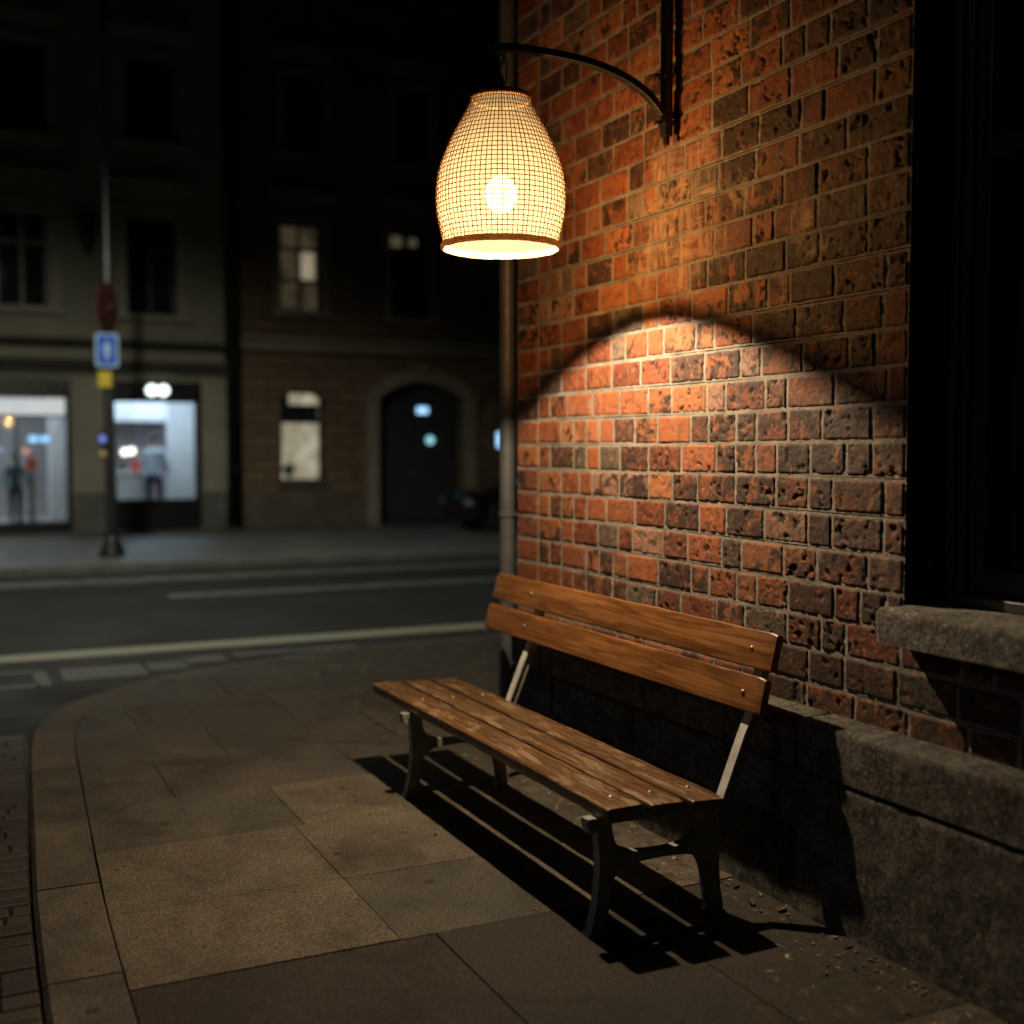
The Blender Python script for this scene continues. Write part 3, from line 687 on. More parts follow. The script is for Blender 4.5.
def prad(zz):
    for (r0, z0_), (r1, z1_) in zip(prof, prof[1:]):
        if z1_ <= zz <= z0_: return r0 + (r1 - r0) * (z0_ - zz) / (z0_ - z1_)
    return prof[-1][0] if zz < prof[-1][1] else prof[0][0]
ZT, ZB = prof[0][1], prof[-1][1]
# dense smooth profile
dens = [(prad(ZB + (ZT - ZB) * i / 48), ZB + (ZT - ZB) * i / 48) for i in range(49)]
b = MB(); b.lathe([(r - .0035, zz) for r, zz in dens], (LX, LY, 0), 76, caps=False)
shade = b.build('lamp_shade', M['lining'], lamp, smooth=True)
b = MB(); NVt = 76; NH = 31
random.seed(11)
for k in range(NVt):
    ph = 2 * PI * k / NVt + random.uniform(-.006, .006); pp = []
    for i in range(0, 63):
        zz = ZB + (ZT - ZB) * i / 62; r = prad(zz) + .0014 * math.cos(PI * (i * NH / 62) + PI * k) ; q = ph + .006 * nn(zz * 9, k * 3.3)
        pp.append((LX + r * math.cos(q), LY + r * math.sin(q), zz))
    b.tube(pp, random.uniform(.0014, .0020), 5, caps=False)
for j in range(1, NH):
    zz = ZB + (ZT - ZB) * j / NH; pp = []
    ph0 = random.uniform(0, 6)
    for i in range(153):
        t = 2 * PI * i / 152; z2 = zz + .0016 * nn(math.cos(t) * 3, math.sin(t) * 3 + j * 1.7); r = prad(z2) + .0004
        pp.append((LX + r * math.cos(t), LY + r * math.sin(t), z2))
    b.tube(pp, random.uniform(.0014, .0020), 5, caps=False)
b.build('weave', M['rattan'], shade, smooth=True)
def torus(mb, rr, zz, r, lump=0, n=120):
    pp = []
    for i in range(n + 1):
        t = 2 * PI * i / n; q = rr + lump * nn(math.cos(t) * 14, math.sin(t) * 14, zz); pp.append((LX + q * math.cos(t), LY + q * math.sin(t), zz + lump * nn(math.cos(t) * 14, math.sin(t) * 14, zz + 8)))
    mb.tube(pp, r, 8, caps=False)
b = MB(); torus(b, prof[-1][0] + .003, ZB - .002, .0095, .0025, 200); torus(b, prof[-1][0] + .004, ZB - .014, .0065, .002, 200)
b.build('bottom_rim', M['rimm'], shade, smooth=True)
b = MB(); torus(b, .119, ZT - .004, .0085, .002)
b.build('top_rim', M['rimm'], shade, smooth=True)
b = MB(); b.lathe([(.118, ZT - .004), (.128, ZT + .001), (.129, ZT + .006), (.124, ZT + .012), (.06, ZT + .019), (.02, ZT + .023), (.001, ZT + .024)], (LX, LY, 0), 48)
b.build('shade_cap', M['black'], lamp, smooth=True)
b = MB(); b.lathe([(.012, ZT), (.012, 2.83), (.020, 2.825), (.020, 2.76), (.015, 2.755)], (LX, LY, 0), 24); b.build('lamp_holder', M['black'], lamp, smooth=True)
b = MB(); b.ball((LX, LY, 2.672), (.066, .066, .076), 24, 16); b.build('bulb', M['bulb'], lamp, smooth=True)
def light(name, kind, loc, energy, color, **kw):
    d = bpy.data.lights.new(name, kind); d.energy = energy; d.color = color
    for k, v in kw.items(): setattr(d, k, v)
    o = bpy.data.objects.new(name, d); COL.objects.link(o); o.location = loc; return o
pl_ = light('bulb_light', 'POINT', (LX, LY, 2.577), 250, (1, .735, .46), shadow_soft_size=.015)
pl_.parent = lamp; pl_.location = Vector((LX, LY, 2.577)) - lamp.location

# ================================================================ bench
bench = empty('park_bench', (2.15, 4.4, 0), 'brown wooden slatted park bench on cast iron legs, under the lamp by the brick wall', 'bench')
def worn(mb_pts): pass
def slat(name, m, c0, ax, az, w, th, y0, y1, sd):
    """plank from y0 to y1; ax runs across its width, az is its outward normal; arrises worn unevenly"""
    ax, az = Vector(ax).normalized(), Vector(az).normalized(); c0 = Vector(c0)
    mb = MB(); ny = 90; ring = []
    rc = .007
    sec = []
    for (sx, sz) in ((1, 1), (-1, 1), (-1, -1), (1, -1)):
        a0 = {(1, 1): 0, (-1, 1): 90, (-1, -1): 180, (1, -1): 270}[(sx, sz)]
        for k in range(4): sec.append((sx * (w / 2 - rc), sz * (th / 2 - rc), R(a0 + 30 * k)))
    n = len(sec); vs = []
    for i in range(ny + 1):
        t = i / ny; y = y0 + (y1 - y0) * t
        en = .004 if i in (0, ny) else 0
        for (sx, sz, a) in sec:
            wr = rc + .003 * fb(y * 7, sx * 40 + sd, sz * 40, 3)
            px_ = sx + math.cos(a) * wr - (en if sx > 0 else -en); pz = sz + math.sin(a) * wr - (en if sz > 0 else -en)
            bow = .0022 * math.sin(y * 1.9 + sd)
            p = c0 + ax * (px_ + .0012 * nn(y * 1.3, sd)) + az * (pz + bow); vs.append((p.x, y, p.z))
    fs = [(i * n + k, i * n + (k + 1) % n, (i + 1) * n + (k + 1) % n, (i + 1) * n + k) for i in range(ny) for k in range(n)] + [tuple(range(n)), tuple(range(ny * n + n - 1, ny * n - 1, -1))]
    mb.add(vs, fs)
    o = mb.build(name, m, bench, smooth=True); o.modifiers.new('edge', 'EDGE_SPLIT').split_angle = R(40)
    return o
YL, YR = 5.16, 3.41
def bolts(par, pts, nrm):
    n = Vector(nrm).normalized(); u = n.orthogonal().normalized(); w = n.cross(u)
    for p in pts:
        p = Vector(p); mb = MB(); vs = []
        for r, h in ((.0095, -.002), (.0095, .0015), (.006, .0042), (.001, .005)):
            for k in range(12): vs.append(p + u * r * math.cos(k * PI / 6) + w * r * math.sin(k * PI / 6) + n * h)
        mb.add(vs, [(i * 12 + k, i * 12 + (k + 1) % 12, i * 12 + 12 + (k + 1) % 12, i * 12 + 12 + k) for i in range(3) for k in range(12)] + [tuple(range(36, 48))])
        mb.build('bolt', M['bolt'], par, smooth=True)
sx = [(1.938, 2.078, 3.325, 5.685), (2.098, 2.232, 3.312, 5.672), (2.252, 2.386, 3.300, 5.665)]
for i, (x0, x1, y0, y1) in enumerate(sx):
    tilt = -.035 if i else .02
    o = slat('seat_slat', M['seatwood'], ((x0 + x1) / 2, 0, .4255 - .003 * i), (1, 0, tilt), (-tilt, 0, 1), x1 - x0, .045, y0, y1, i * 5.7)
    bolts(o, [((x0 + x1) / 2 + .01, yy, .4255 - .003 * i + .0222) for yy in (YR + .03, YL + .03)], (0, 0, 1))
LE = .25; an = math.atan(LE); axb = (math.sin(an), 0, math.cos(an)); azb = (-math.cos(an), 0, math.sin(an))
def back_pt(zz, off=0): # a point on the front of the back, off = outwards
    return (2.530 + LE * (zz - .70) + azb[0] * off, zz + azb[2] * off)
for i, (z0_, z1_, y0, y1) in enumerate(((.700, .826, 3.315, 5.625), (.851, .983, 3.300, 5.610))):
    x, zz = back_pt((z0_ + z1_) / 2, -.0185)
    o = slat('back_slat', M['backwood'], (x, 0, zz), axb, azb, (z1_ - z0_) / math.cos(an), .037, y0, y1, 30 + i * 7.7)
    x, zz = back_pt((z0_ + z1_) / 2, 0)
    bolts(o, [(x, yy, zz) for yy in (YR + .01, YL + .02)], azb)
def side(yc, nm):
    # front leg, cross piece and rear leg as one casting
    F = smoothpoly([(1.930, .385), (1.944, .30), (1.947, .20), (1.934, .09), (1.915, .018), (1.912, 0)], 5)
    out = F + [(1.966, 0), (1.969, .018)]
    inner = smoothpoly([(1.969, .018), (1.988, .09), (1.998, .165), (2.03, .210), (2.10, .226), (2.22, .229), (2.32, .218), (2.360, .175), (2.378, .10), (2.390, .018)], 5)
    out += inner[1:] + [(2.388, 0), (2.452, 0), (2.449, .018)]
    rear = smoothpoly([(2.449, .018), (2.436, .10), (2.430, .20), (2.428, .30), (2.425, .385)], 5)
    out += rear[1:] + [(2.362, .385)]
    topi = smoothpoly([(2.362, .385), (2.352, .33), (2.325, .285), (2.27, .262), (2.18, .258), (2.09, .265), (2.028, .288), (2.003, .325), (1.994, .385)], 5)
    out += topi[1:]
    mb = MB(); mb.prism(out, 1, yc - .021, yc + .021)
    o = mb.build(nm, M['iron'], bench, bevel=.006)
    for (a, c) in ((1.902, 1.970), (2.384, 2.458)):
        ft = MB(); ft.prism([(a, 0), (c, 0), (c - .004, .009), (a + .006, .009)], 1, yc - .027, yc + .027); ft.build('foot', M['iron'], o, bevel=.003)
    br = MB(); br.box(1.900, 2.44, yc - .024, yc + .024, .372, .399)
    br.prism([(1.900, .3719), (1.929, .3719), (1.929, .345), (1.908, .350)], 1, yc - .0235, yc + .0235)
    br.build('seat_bearer', M['iron'], bench, bevel=.004)
    # upright: front flange and web, running from the rear leg up behind the back slats
    q1 = back_pt(.705, -.0375); q2 = back_pt(.92, -.0375)
    path = smoothpoly([(2.432, .375), (2.480, .49), (2.528, .605), q1, back_pt(.80, -.0375), q2], 6)
    def ribbon(t0, t1, hw, nm, m, par, bv):
        outl = inset(path, t0) + inset(path, t1)[::-1]
        mb = MB(); mb.prism(outl, 1, yc - hw, yc + hw); return mb.build(nm, m, par, bevel=bv)
    u = ribbon(.0, .009, .022, 'upright', M['uprightm'], bench, .002)
    ribbon(.0092, .048, .007, 'rib', M['iron'], u, .002)
side(YR, 'leg_frame'); side(YL, 'leg_frame')

# dry leaves and litter blown against the foot of the plinth
random.seed(21)
b = MB(); b.col = (1, 1, 1)
for i in range(120):
    q = random.random()
    x = 2.665 - abs(random.gauss(0, .09)) if q < .75 else random.uniform(1.7, 2.6)
    yy = random.uniform(2.3, 5.5) if q > .35 else random.gauss(3.0, .3)
    if x > 2.66 or x < 1.0: continue
    s = random.uniform(.004, .013) * (1 if random.random() < .88 else 2.2); a = random.uniform(0, 6.28); el = random.uniform(.35, .8); cu = random.uniform(.05, .4)
    t = random.uniform(.5, 1.2); b.col = tuple(c * t for c in random.choice([(.10, .06, .028), (.16, .11, .05), (.05, .035, .022), (.05, .035, .022), (.20, .17, .11)]))
    vs = []
    for (px_, py_, hz) in ((-1, 0, .3), (-.4, el * .8, 1), (.4, el * .7, 1), (1, 0, .2), (.4, -el * .7, 1), (-.4, -el * .8, .9), (0, 0, 0)):
        vs.append((x + s * (px_ * math.cos(a) - py_ * math.sin(a)), yy + s * (px_ * math.sin(a) + py_ * math.cos(a)), .004 + s * cu * hz))
    b.add(vs, [(6, 0, 1), (6, 1, 2), (6, 2, 3), (6, 3, 4), (6, 4, 5), (6, 5, 0)])
lo = b.build('leaf_litter', M['leaf'], recalc=False); lo['kind'] = 'stuff'
tag(lo, 'dry leaf litter and grit scattered along the foot of the plinth', 'leaf litter')

# ================================================================ buildings across the street
YF = 24.5
def facade(name, m, par, x0, x1, z0, z1, openings, depth=.3, arches={}):
    xs = sorted({x0, x1, *[v for o in openings for v in o[:2]]}); zs = sorted({z0, z1, *[v for o in openings for v in o[2:]]})
    mb = MB()
    for i in range(len(xs) - 1):
        for j in range(len(zs) - 1):
            cx, cz = (xs[i] + xs[i + 1]) / 2, (zs[j] + zs[j + 1]) / 2
            if any(o[0] < cx < o[1] and o[2] < cz < o[3] for o in openings): continue
            mb.add([(xs[i], YF, zs[j]), (xs[i + 1], YF, zs[j]), (xs[i + 1], YF, zs[j + 1]), (xs[i], YF, zs[j + 1])], [(0, 1, 2, 3)])
    for k, o in enumerate(openings):
        a, c, d, e = o; Y2 = YF + depth
        mb.add([(a, YF, d), (a, YF, e), (a, Y2, e), (a, Y2, d), (c, YF, d), (c, YF, e), (c, Y2, e), (c, Y2, d)], [(0, 1, 2, 3), (7, 6, 5, 4), (1, 5, 6, 2), (0, 3, 7, 4)])
        if k in arches:
            rise = arches[k]; n = 16; w = (c - a) / 2
            rad = (w * w + rise * rise) / (2 * rise); cz = e - rad; vs = []
            for q in range(n + 1):
                x = a + (c - a) * q / n; zz = cz + math.sqrt(max(0, rad * rad - (x - (a + c) / 2) ** 2))
                vs += [(x, YF + .001, zz), (x, YF + .001, e + .001), (x, Y2, zz)]
            mb.add(vs, [(q * 3, q * 3 + 3, q * 3 + 4, q * 3 + 1) for q in range(n)] + [(q * 3, q * 3 + 2, q * 3 + 5, q * 3 + 3) for q in range(n)])
    # sides, back and top shell
    Yb = YF + 7
    mb.add([(x0, YF, z0), (x0, YF, z1), (x0, Yb, z1), (x0, Yb, z0), (x1, YF, z0), (x1, YF, z1), (x1, Yb, z1), (x1, Yb, z0)], [(0, 3, 2, 1), (4, 5, 6, 7), (3, 7, 6, 2), (1, 2, 6, 5)])
    return mb.build(name, m, par, recalc=False)
def boxes(name, m, par, *bs, bevel=.01):
    mb = MB()
    for q in bs: mb.box(*q)
    return mb.build(name, m, par, bevel=bevel)
def window(par, a, c, d, e, trim, sash_m, panes=(2, (.62,)), back=None, surround=.2, headz=None, rec=.16):
    Y = YF + rec; t = .06
    # stone surround, sill and head
    if surround:
        s = surround
        sr = boxes('surround', trim, par, (a - s, a - .001, YF - .05, YF + .02, d, e), (c + .001, c + s, YF - .05, YF + .02, d, e), (a - s, c + s, YF - .05, YF + .02, e + .002, e + s))
        boxes('sill', trim, sr, (a - s - .06, c + s + .06, YF - .16, YF + .02, d - .12, d - .002))
        if headz: boxes('head_cornice', trim, sr, (a - s - .1, c + s + .1, YF - .22, YF + .02, headz, headz + .14), (a - s - .03, c + s + .03, YF - .12, YF + .02, headz - .12, headz - .002))
    fr = boxes('window', sash_m, par, (a, a + t, Y, Y + .08, d, e), (c - t, c, Y, Y + .08, d, e), (a + t, c - t, Y, Y + .08, d, d + t), (a + t, c - t, Y, Y + .08, e - t, e), bevel=.005)
    n, hs = panes
    bars = MB()
    for k in range(1, n):
        x = a + (c - a) * k / n; bars.box(x - .035, x + .035, Y + .01, Y + .07, d + t, e - t)
    for h in hs:
        zz = d + (e - d) * h; bars.box(a + t, c - t, Y + .005, Y + .075, zz - .035, zz + .035)
    bars.build('glazing_bar', sash_m, fr)
    pn = MB(); pn.box(a + t, c - t, Y + .038, Y + .042, d + t, e - t); pn.build('pane', M['glass'], fr)
    if back is None: back = M['darkroom']
    cu = MB(); cu.box(a - .0, c + .0, Y + .14, Y + .15, d, e); cu.build('curtain', back, fr)
    return fr
gb = empty('shop_building', (2.0, YF, 0), 'olive rendered town house with two lit shopfronts at street level', 'building')
ops = [(-1.6, 2.28, .02, 2.98), (2.98, 4.76, .02, 2.98), (1.0, 1.93, 4.33, 6.16), (3.36, 4.32, 4.28, 6.20), (1.0, 1.95, 7.6, 9.3), (3.40, 4.36, 7.67, 9.28)]
facade('wall', M['green_wall'], gb, -6, 5.25, 0, 12.8, ops)
window(gb, *ops[2], M['green_trim'], plain('pale_sash', (.25, .25, .22), .6), (2, (.68,)), None, .22, 6.78)
window(gb, *ops[3], M['green_trim'], M['winframe'], (2, (.68,)), None, .22, 6.78)
window(gb, *ops[4], M['green_trim'], M['winframe'], (2, (.68,)), None, .2, 9.75)
window(gb, *ops[5], M['green_trim'], M['winframe'], (2, (.68,)), None, .2, 9.75)
boxes('string_course', M['shadow_band'], gb, (-6, 5.3, YF - .26, YF - .001, 3.65, 3.76))
boxes('string_course', M['green_trim'], gb, (-6, 5.3, YF - .12, YF - .001, 3.10, 3.168))
boxes('string_course', M['shadow_band'], gb, (-6, 5.3, YF - .28, YF - .001, 3.17, 3.36))
boxes('eaves_cornice', M['green_trim'], gb, (-6.2, 5.3, YF - .5, YF - .001, 12.5, 12.85))
for q in ((2.29, 2.97, YF - .06, YF - .001, 0, .78), (4.77, 5.26, YF - .06, YF - .001, 0, .78)): boxes('base_stone', M['green_base'], gb, q, bevel=.02)
boxes('corner_pier', M['green_trim'], gb, (4.77, 5.27, YF - .04, YF - .001, .781, 3.1))
r_ = MB(); r_.prism([(YF - .5, 12.86), (YF + 7.2, 12.86), (YF + 3.5, 15.6)], 0, -6.2, 5.28); r_.build('roof', M['rooft'], gb)
cb_ = MB(); cb_.lathe([(.02, 5.35), (.10, 5.5), (.13, 5.75), (.16, 6.0), (.05, 6.15)], (2.62, YF - .2, 0), 16); cb_.box(2.59, 2.65, YF - .2, YF, 6.05, 6.2)
cb_.build('wall_bracket', M['black'], gb, smooth=False)
# shopfront frames
sf = boxes('shopfront', M['shopblack'], gb, (2.18, 2.279, YF - .02, YF + .12, .02, 2.62), (-1.6, 2.279, YF - .06, YF + .2, 2.621, 2.99), (-1.6, 2.179, YF - .02, YF + .12, .02, .24), (-1.6, -1.5, YF - .02, YF + .12, .24, 2.62))
dvm = boxes('mullion', M['winframe'], sf, (1.28, 1.33, YF + .02, YF + .09, .24, 2.24), (-1.5, 2.18, YF + .02, YF + .09, 2.24, 2.29))
bx = MB(); bx.box(-1.5, 2.175, YF + .1, YF + .2, 2.29, 2.61); bx.build('light_box', M['e_band'], sf)
gp = MB(); gp.box(-1.5, 2.18, YF + .05, YF + .055, .24, 2.24); gp.build('pane', M['glass'], sf)
sf2 = boxes('shopfront', M['shopblack'], gb, (2.98, 3.06, YF - .02, YF + .12, .02, 2.57), (4.64, 4.759, YF - .02, YF + .12, .02, 2.57), (2.981, 4.759, YF - .06, YF + .2, 2.571, 2.978), (3.061, 4.639, YF - .03, YF + .12, .02, .64))
gp = MB(); gp.box(3.06, 4.64, YF + .05, YF + .055, .64, 2.57); gp.build('pane', M['glass'], sf2)
for dx in (-.11, .11):
    d_ = MB(); d_.lathe([(.095, 0), (.105, .012), (.105, .06), (.09, .07)], (0, 0, 0), 28, axis=1); 
    d_.v = [(x + 3.90 + dx, y + YF - .135, z_ + 2.80) for x, y, z_ in d_.v]
    d_.build('lit_disc', M['e_white'], sf2)
def room(nm, a, c, d, e, dep, mw, mb_, ceil_m, panels):
    mb = MB(); Y0, Y1 = YF + .3, YF + dep
    mb.add([(a, Y0, d), (a, Y0, e), (a, Y1, e), (a, Y1, d), (c, Y0, d), (c, Y0, e), (c, Y1, e), (c, Y1, d)], [(0, 1, 2, 3), (7, 6, 5, 4), (1, 5, 6, 2)])
    o = mb.build(nm, mw, gb, recalc=False)
    q = MB(); q.add([(a, Y1 - .002, d), (c, Y1 - .002, d), (c, Y1 - .002, e), (a, Y1 - .002, e)], [(0, 1, 2, 3)]); q.build('back_wall', mb_, o, recalc=False)
    q = MB(); q.add([(a, Y0, d + .002), (c, Y0, d + .002), (c, Y1, d + .002), (a, Y1, d + .002)], [(0, 1, 2, 3)]); q.build('floor', M['greyfl'], o, recalc=False)
    for p in panels:
        q = MB(); q.box(p[0], p[1], p[2], p[3], e - .05, e - .01); q.build('ceiling_panel', ceil_m, o)
    return o
r1 = room('shop_room', -1.6, 2.25, .16, 2.95, 4.2, M['whitew'], M['greyfl'], M['e_ceil_dim'], [(-1.2, 2.0, YF + .6, YF + .9), (-1.2, 1.6, YF + 2.4, YF + 2.8)])
r2 = room('shop_room', 2.98, 4.98, .16, 2.95, 3.6, M['whitew'], M['pinkw'], M['e_ceil'], [(3.2, 4.8, YF + .5, YF + .85), (3.2, 4.8, YF + 1.9, YF + 2.2)])
boxes('pier', M['whitew'], r2, (4.36, 4.97, YF + 1.5, YF + 1.8, .163, 2.94))
boxes('bulkhead', M['whitew'], r2, (2.99, 4.97, YF + 2.6, YF + 3.55, 2.25, 2.94))
boxes('pier', M['whitew'], r1, (1.98, 2.19, YF + 1.4, YF + 1.8, .163, 2.94))
# things standing in the two shops
ct = empty('shop_counter', (3.55, YF + 1.5, .16), 'white shop counter behind the right-hand shop window', 'counter')
boxes('cabinet', M['counter'], ct, (3.02, 3.98, YF + 1.25, YF + 1.8, .163, 1.12)); boxes('worktop', M['whitew'], ct, (3.0, 4.0, YF + 1.2, YF + 1.85, 1.122, 1.165))
def bag(x, y, zz, m, lab):
    o = empty('shopping_bag', (x, y, zz), lab, 'bag')
    mb = MB(); mb.prism([(x - .11, zz), (x + .11, zz), (x + .09, zz + .24), (x - .09, zz + .24)], 1, y - .05, y + .05); mb.build('body', m, o, bevel=.01)
    mb = MB(); mb.tube([(x - .05, y, zz + .22), (x - .045, y, zz + .31), (x + .045, y, zz + .31), (x + .05, y, zz + .22)], .008, 6); mb.build('handle', M['black'], o)
bag(3.68, YF + 1.5, 1.166, M['red'], 'small red bag on the white shop counter')
bag(1.62, YF + 1.15, 1.22, M['red'], 'red bag on the display stand in the left-hand shop')
pp_ = empty('potted_plant', (3.42, YF + 1.5, 1.166), 'small green potted plant on the white shop counter', 'plant')
mb = MB(); mb.lathe([(.05, 1.166), (.07, 1.26)], (3.42, YF + 1.5, 0), 16); mb.build('pot', M['brown_dark'], pp_)
mb = MB()
for i in range(60):
    a = random.uniform(0, 6.28); el = random.uniform(.2, 1.4); ln = random.uniform(.08, .16); c = Vector((3.42, YF + 1.5, 1.25)); d = Vector((math.cos(a) * math.cos(el), math.sin(a) * math.cos(el), math.sin(el))); w = d.cross(Vector((0, 0, 1))).normalized() * .02
    mb.add([c, c + d * ln * .6 + w, c + d * ln, c + d * ln * .6 - w], [(0, 1, 2, 3)])
mb.build('foliage', M['greenp'], pp_, recalc=False)
def orb(nm, x, y, zz, r, m, lab, top, grp=None):
    o = empty(nm, (x, y, zz), lab, 'lamp', grp)
    mb = MB(); mb.ball((x, y, zz), r); mb.build('globe', m, o, smooth=True)
    mb = MB(); mb.tube([(x, y, zz + (r if not isinstance(r, tuple) else r[2])), (x, y, top)], .008, 6); mb.build('cord', M['black'], o)
orb('pendant_lamp', 3.40, YF + 1.0, 1.58, .075, M['e_lampw'], 'warm white globe pendant behind the post, left of its twin', 2.94)
orb('pendant_lamp', 3.54, YF + 1.0, 1.60, .075, M['e_lampw'], 'warm white globe pendant over the counter, slightly higher than its twin', 2.94)
orb('pendant_lamp', 1.55, YF + 1.6, 1.60, .06, M['e_orange'], 'small orange globe pendant in the left-hand shop', 2.94)
orb('pendant_lamp', 1.07, YF + 1.6, 1.63, .065, M['e_lilac'], 'lilac globe pendant at the left edge of the left-hand shop', 2.94)
for i, x in enumerate((1.66, 1.88)):
    o = empty('display_screen', (x, YF + 1.0, 1.80), ['glowing blue display panel nearer the door of the left-hand shop', 'glowing blue display panel beside the white pier of the left-hand shop'][i], 'screen')
    boxes('panel', M['e_sky'], o, (x - .09, x + .09, YF + 1.0, YF + 1.02, 1.78, 1.90)); boxes('casing', M['shopblack'], o, (x - .10, x + .10, YF + 1.021, YF + 1.06, 1.76, 1.92))
    mb = MB(); mb.tube([(x, YF + 1.04, 1.92), (x, YF + 1.04, 2.94)], .01, 6); mb.build('hanger', M['black'], o)
ds = empty('display_stand', (1.62, YF + 1.15, .16), 'grey display stand in the left-hand shop carrying a red bag', 'stand')
boxes('shelf', M['greyfl'], ds, (1.45, 1.80, YF + 1.0, YF + 1.3, 1.18, 1.218)); boxes('column', M['brown_dark'], ds, (1.57, 1.67, YF + 1.1, YF + 1.2, .2, 1.179)); boxes('base', M['brown_dark'], ds, (1.47, 1.78, YF + 1.0, YF + 1.3, .163, .199))

# ---- people
def person(loc, rz, lab, top, legs, pose, hairm):
    x0, y0, z0 = loc
    root = empty('person', loc, lab, 'person'); root.rotation_euler.z = rz
    V = {'pel': (0, 0, .96, .15, .11), 'wa': (0, .0, 1.10, .14, .10), 'ch': (0, .0, 1.30, .175, .115), 'sh': (0, 0, 1.45, .12, .09), 'nk': (0, -.01, 1.52, .058, .058), 'hd': (0, -.02, 1.60, .075, .085), 'h2': (0, -.025, 1.70, .08, .092), 'h3': (0, -.015, 1.77, .05, .06)}
    E_ = [('pel', 'wa'), ('wa', 'ch'), ('ch', 'sh'), ('sh', 'nk'), ('nk', 'hd'), ('hd', 'h2'), ('h2', 'h3')]
    for s, sg in (('l', -1), ('r', 1)):
        V['hip' + s] = (sg * .095, 0, .90, .095, .095); V['kn' + s] = (sg * .10, -.02, .50, .062, .062); V['an' + s] = (sg * .105, .02, .09, .042, .045); V['to' + s] = (sg * .12, -.15, .035, .04, .03)
        V['so' + s] = (sg * .185, 0, 1.42, .062, .062)
        el, wr = pose[s]; V['el' + s] = (*el, .046, .046); V['wr' + s] = (*wr, .032, .032)
        d = (Vector(wr) - Vector(el)).normalized(); pm = Vector(wr) + d * .07; V['pa' + s] = (*pm, .036, .022)
        E_ += [('pel', 'hip' + s), ('hip' + s, 'kn' + s), ('kn' + s, 'an' + s), ('an' + s, 'to' + s), ('sh', 'so' + s), ('so' + s, 'el' + s), ('el' + s, 'wr' + s), ('wr' + s, 'pa' + s)]
        sidev = d.cross(Vector((0, 1, .3))).normalized()
        for q in range(4):
            a = pm + sidev * (q - 1.5) * .019 + d * .03; c_ = a + d * (.032 - .004 * abs(q - 1.3)); e_ = c_ + d * .022 + Vector((0, -.014, 0))
            V['f%d%s' % (q, s)] = (*a, .010, .010); V['g%d%s' % (q, s)] = (*c_, .0095, .0095); V['t%d%s' % (q, s)] = (*e_, .008, .008)
            E_ += [('pa' + s, 'f%d%s' % (q, s)), ('f%d%s' % (q, s), 'g%d%s' % (q, s)), ('g%d%s' % (q, s), 't%d%s' % (q, s))]
        tb = Vector(wr) + d * .03 + sidev * .035; V['th' + s] = (*tb, .012, .012); V['tt' + s] = (*(tb + d * .035 + sidev * .012), .010, .010); E_ += [('wr' + s, 'th' + s), ('th' + s, 'tt' + s)]
    ks = list(V); me = bpy.data.meshes.new('body'); me.from_pydata([V[k][:3] for k in ks], [(ks.index(a), ks.index(c)) for a, c in E_], [])
    o = bpy.data.objects.new('body', me); COL.objects.link(o)
    sk = o.modifiers.new('skin', 'SKIN'); 
    for i, k in enumerate(ks): me.skin_vertices[0].data[i].radius = V[k][3:5]
    me.skin_vertices[0].data[ks.index('pel')].use_root = True
    sb = o.modifiers.new('sub', 'SUBSURF'); sb.levels = sb.render_levels = 2
    dg = bpy.context.evaluated_depsgraph_get(); em = bpy.data.meshes.new_from_object(o.evaluated_get(dg))
    bpy.data.objects.remove(o)
    for mm in (M['skin'], top, legs, M['blackcl']): em.materials.append(mm)
    hands = [Vector(V['wr' + s][:3]) for s in 'lr']
    for p in em.polygons:
        c = p.center; k = 0
        near = min((c - (h + (h - Vector(V['el' + s][:3])).normalized() * .07)).length for h, s in zip(hands, 'lr'))
        if c.z > 1.50 and abs(c.x) < .14: k = 0
        elif near < .085: k = 0
        elif c.z < .10: k = 3
        elif c.z < .93 and abs(c.x) < .24 and near > .12: k = 2
        else: k = 1
        p.material_index = k; p.use_smooth = True
    bo = bpy.data.objects.new('body', em); COL.objects.link(bo); bo.parent = root
    hm = bpy.data.meshes.new('hair'); mb = MB()
    def hf(u, v):
        t = 2 * PI * u; a = PI * .58 * v; rr = .108 + .004 * nn(u * 30, v * 20)
        front = max(0, -math.sin(t)); a *= 1 - .42 * front
        return (rr * .92 * math.sin(a) * math.cos(t), -.012 + rr * 1.08 * math.sin(a) * math.sin(t), 1.70 + rr * 1.1 * math.cos(a))
    mb.grid(24, 10, hf); h = mb.build('hair', hairm, None, smooth=True); h.parent = root
    for sg in (-1, 1):
        fm = MB(); fm.ball((sg * .032, -.112, 1.70), .010, 8, 6); f_ = fm.build('eye', M['black'], None); f_.parent = root
    nm = MB(); nm.add([(0, -.113, 1.705), (-.014, -.112, 1.665), (.014, -.112, 1.665), (0, -.138, 1.668)], [(0, 1, 3), (0, 3, 2), (1, 2, 3)]); n_ = nm.build('nose', M['skin'], None); n_.parent = root
    return root
person((3.98, YF + 1.0, .163), R(160), 'person in pale blue top and navy trousers behind the right-hand shop window', M['paleblue'], M['navy'],
       {'l': ((-.27, -.02, 1.14), (-.20, -.22, 1.02)), 'r': ((.27, -.02, 1.14), (.20, -.22, 1.04))}, M['hair'])
kid = person((1.30, YF + .75, .163), R(20), 'person in teal jacket and black trousers inside the left-hand shop', M['teal'], M['blackcl'],
       {'l': ((-.26, .03, 1.14), (-.27, -.06, .88)), 'r': ((.26, .03, 1.14), (.27, -.08, .90))}, M['hair'])

kid.scale = (.8, .8, .78)
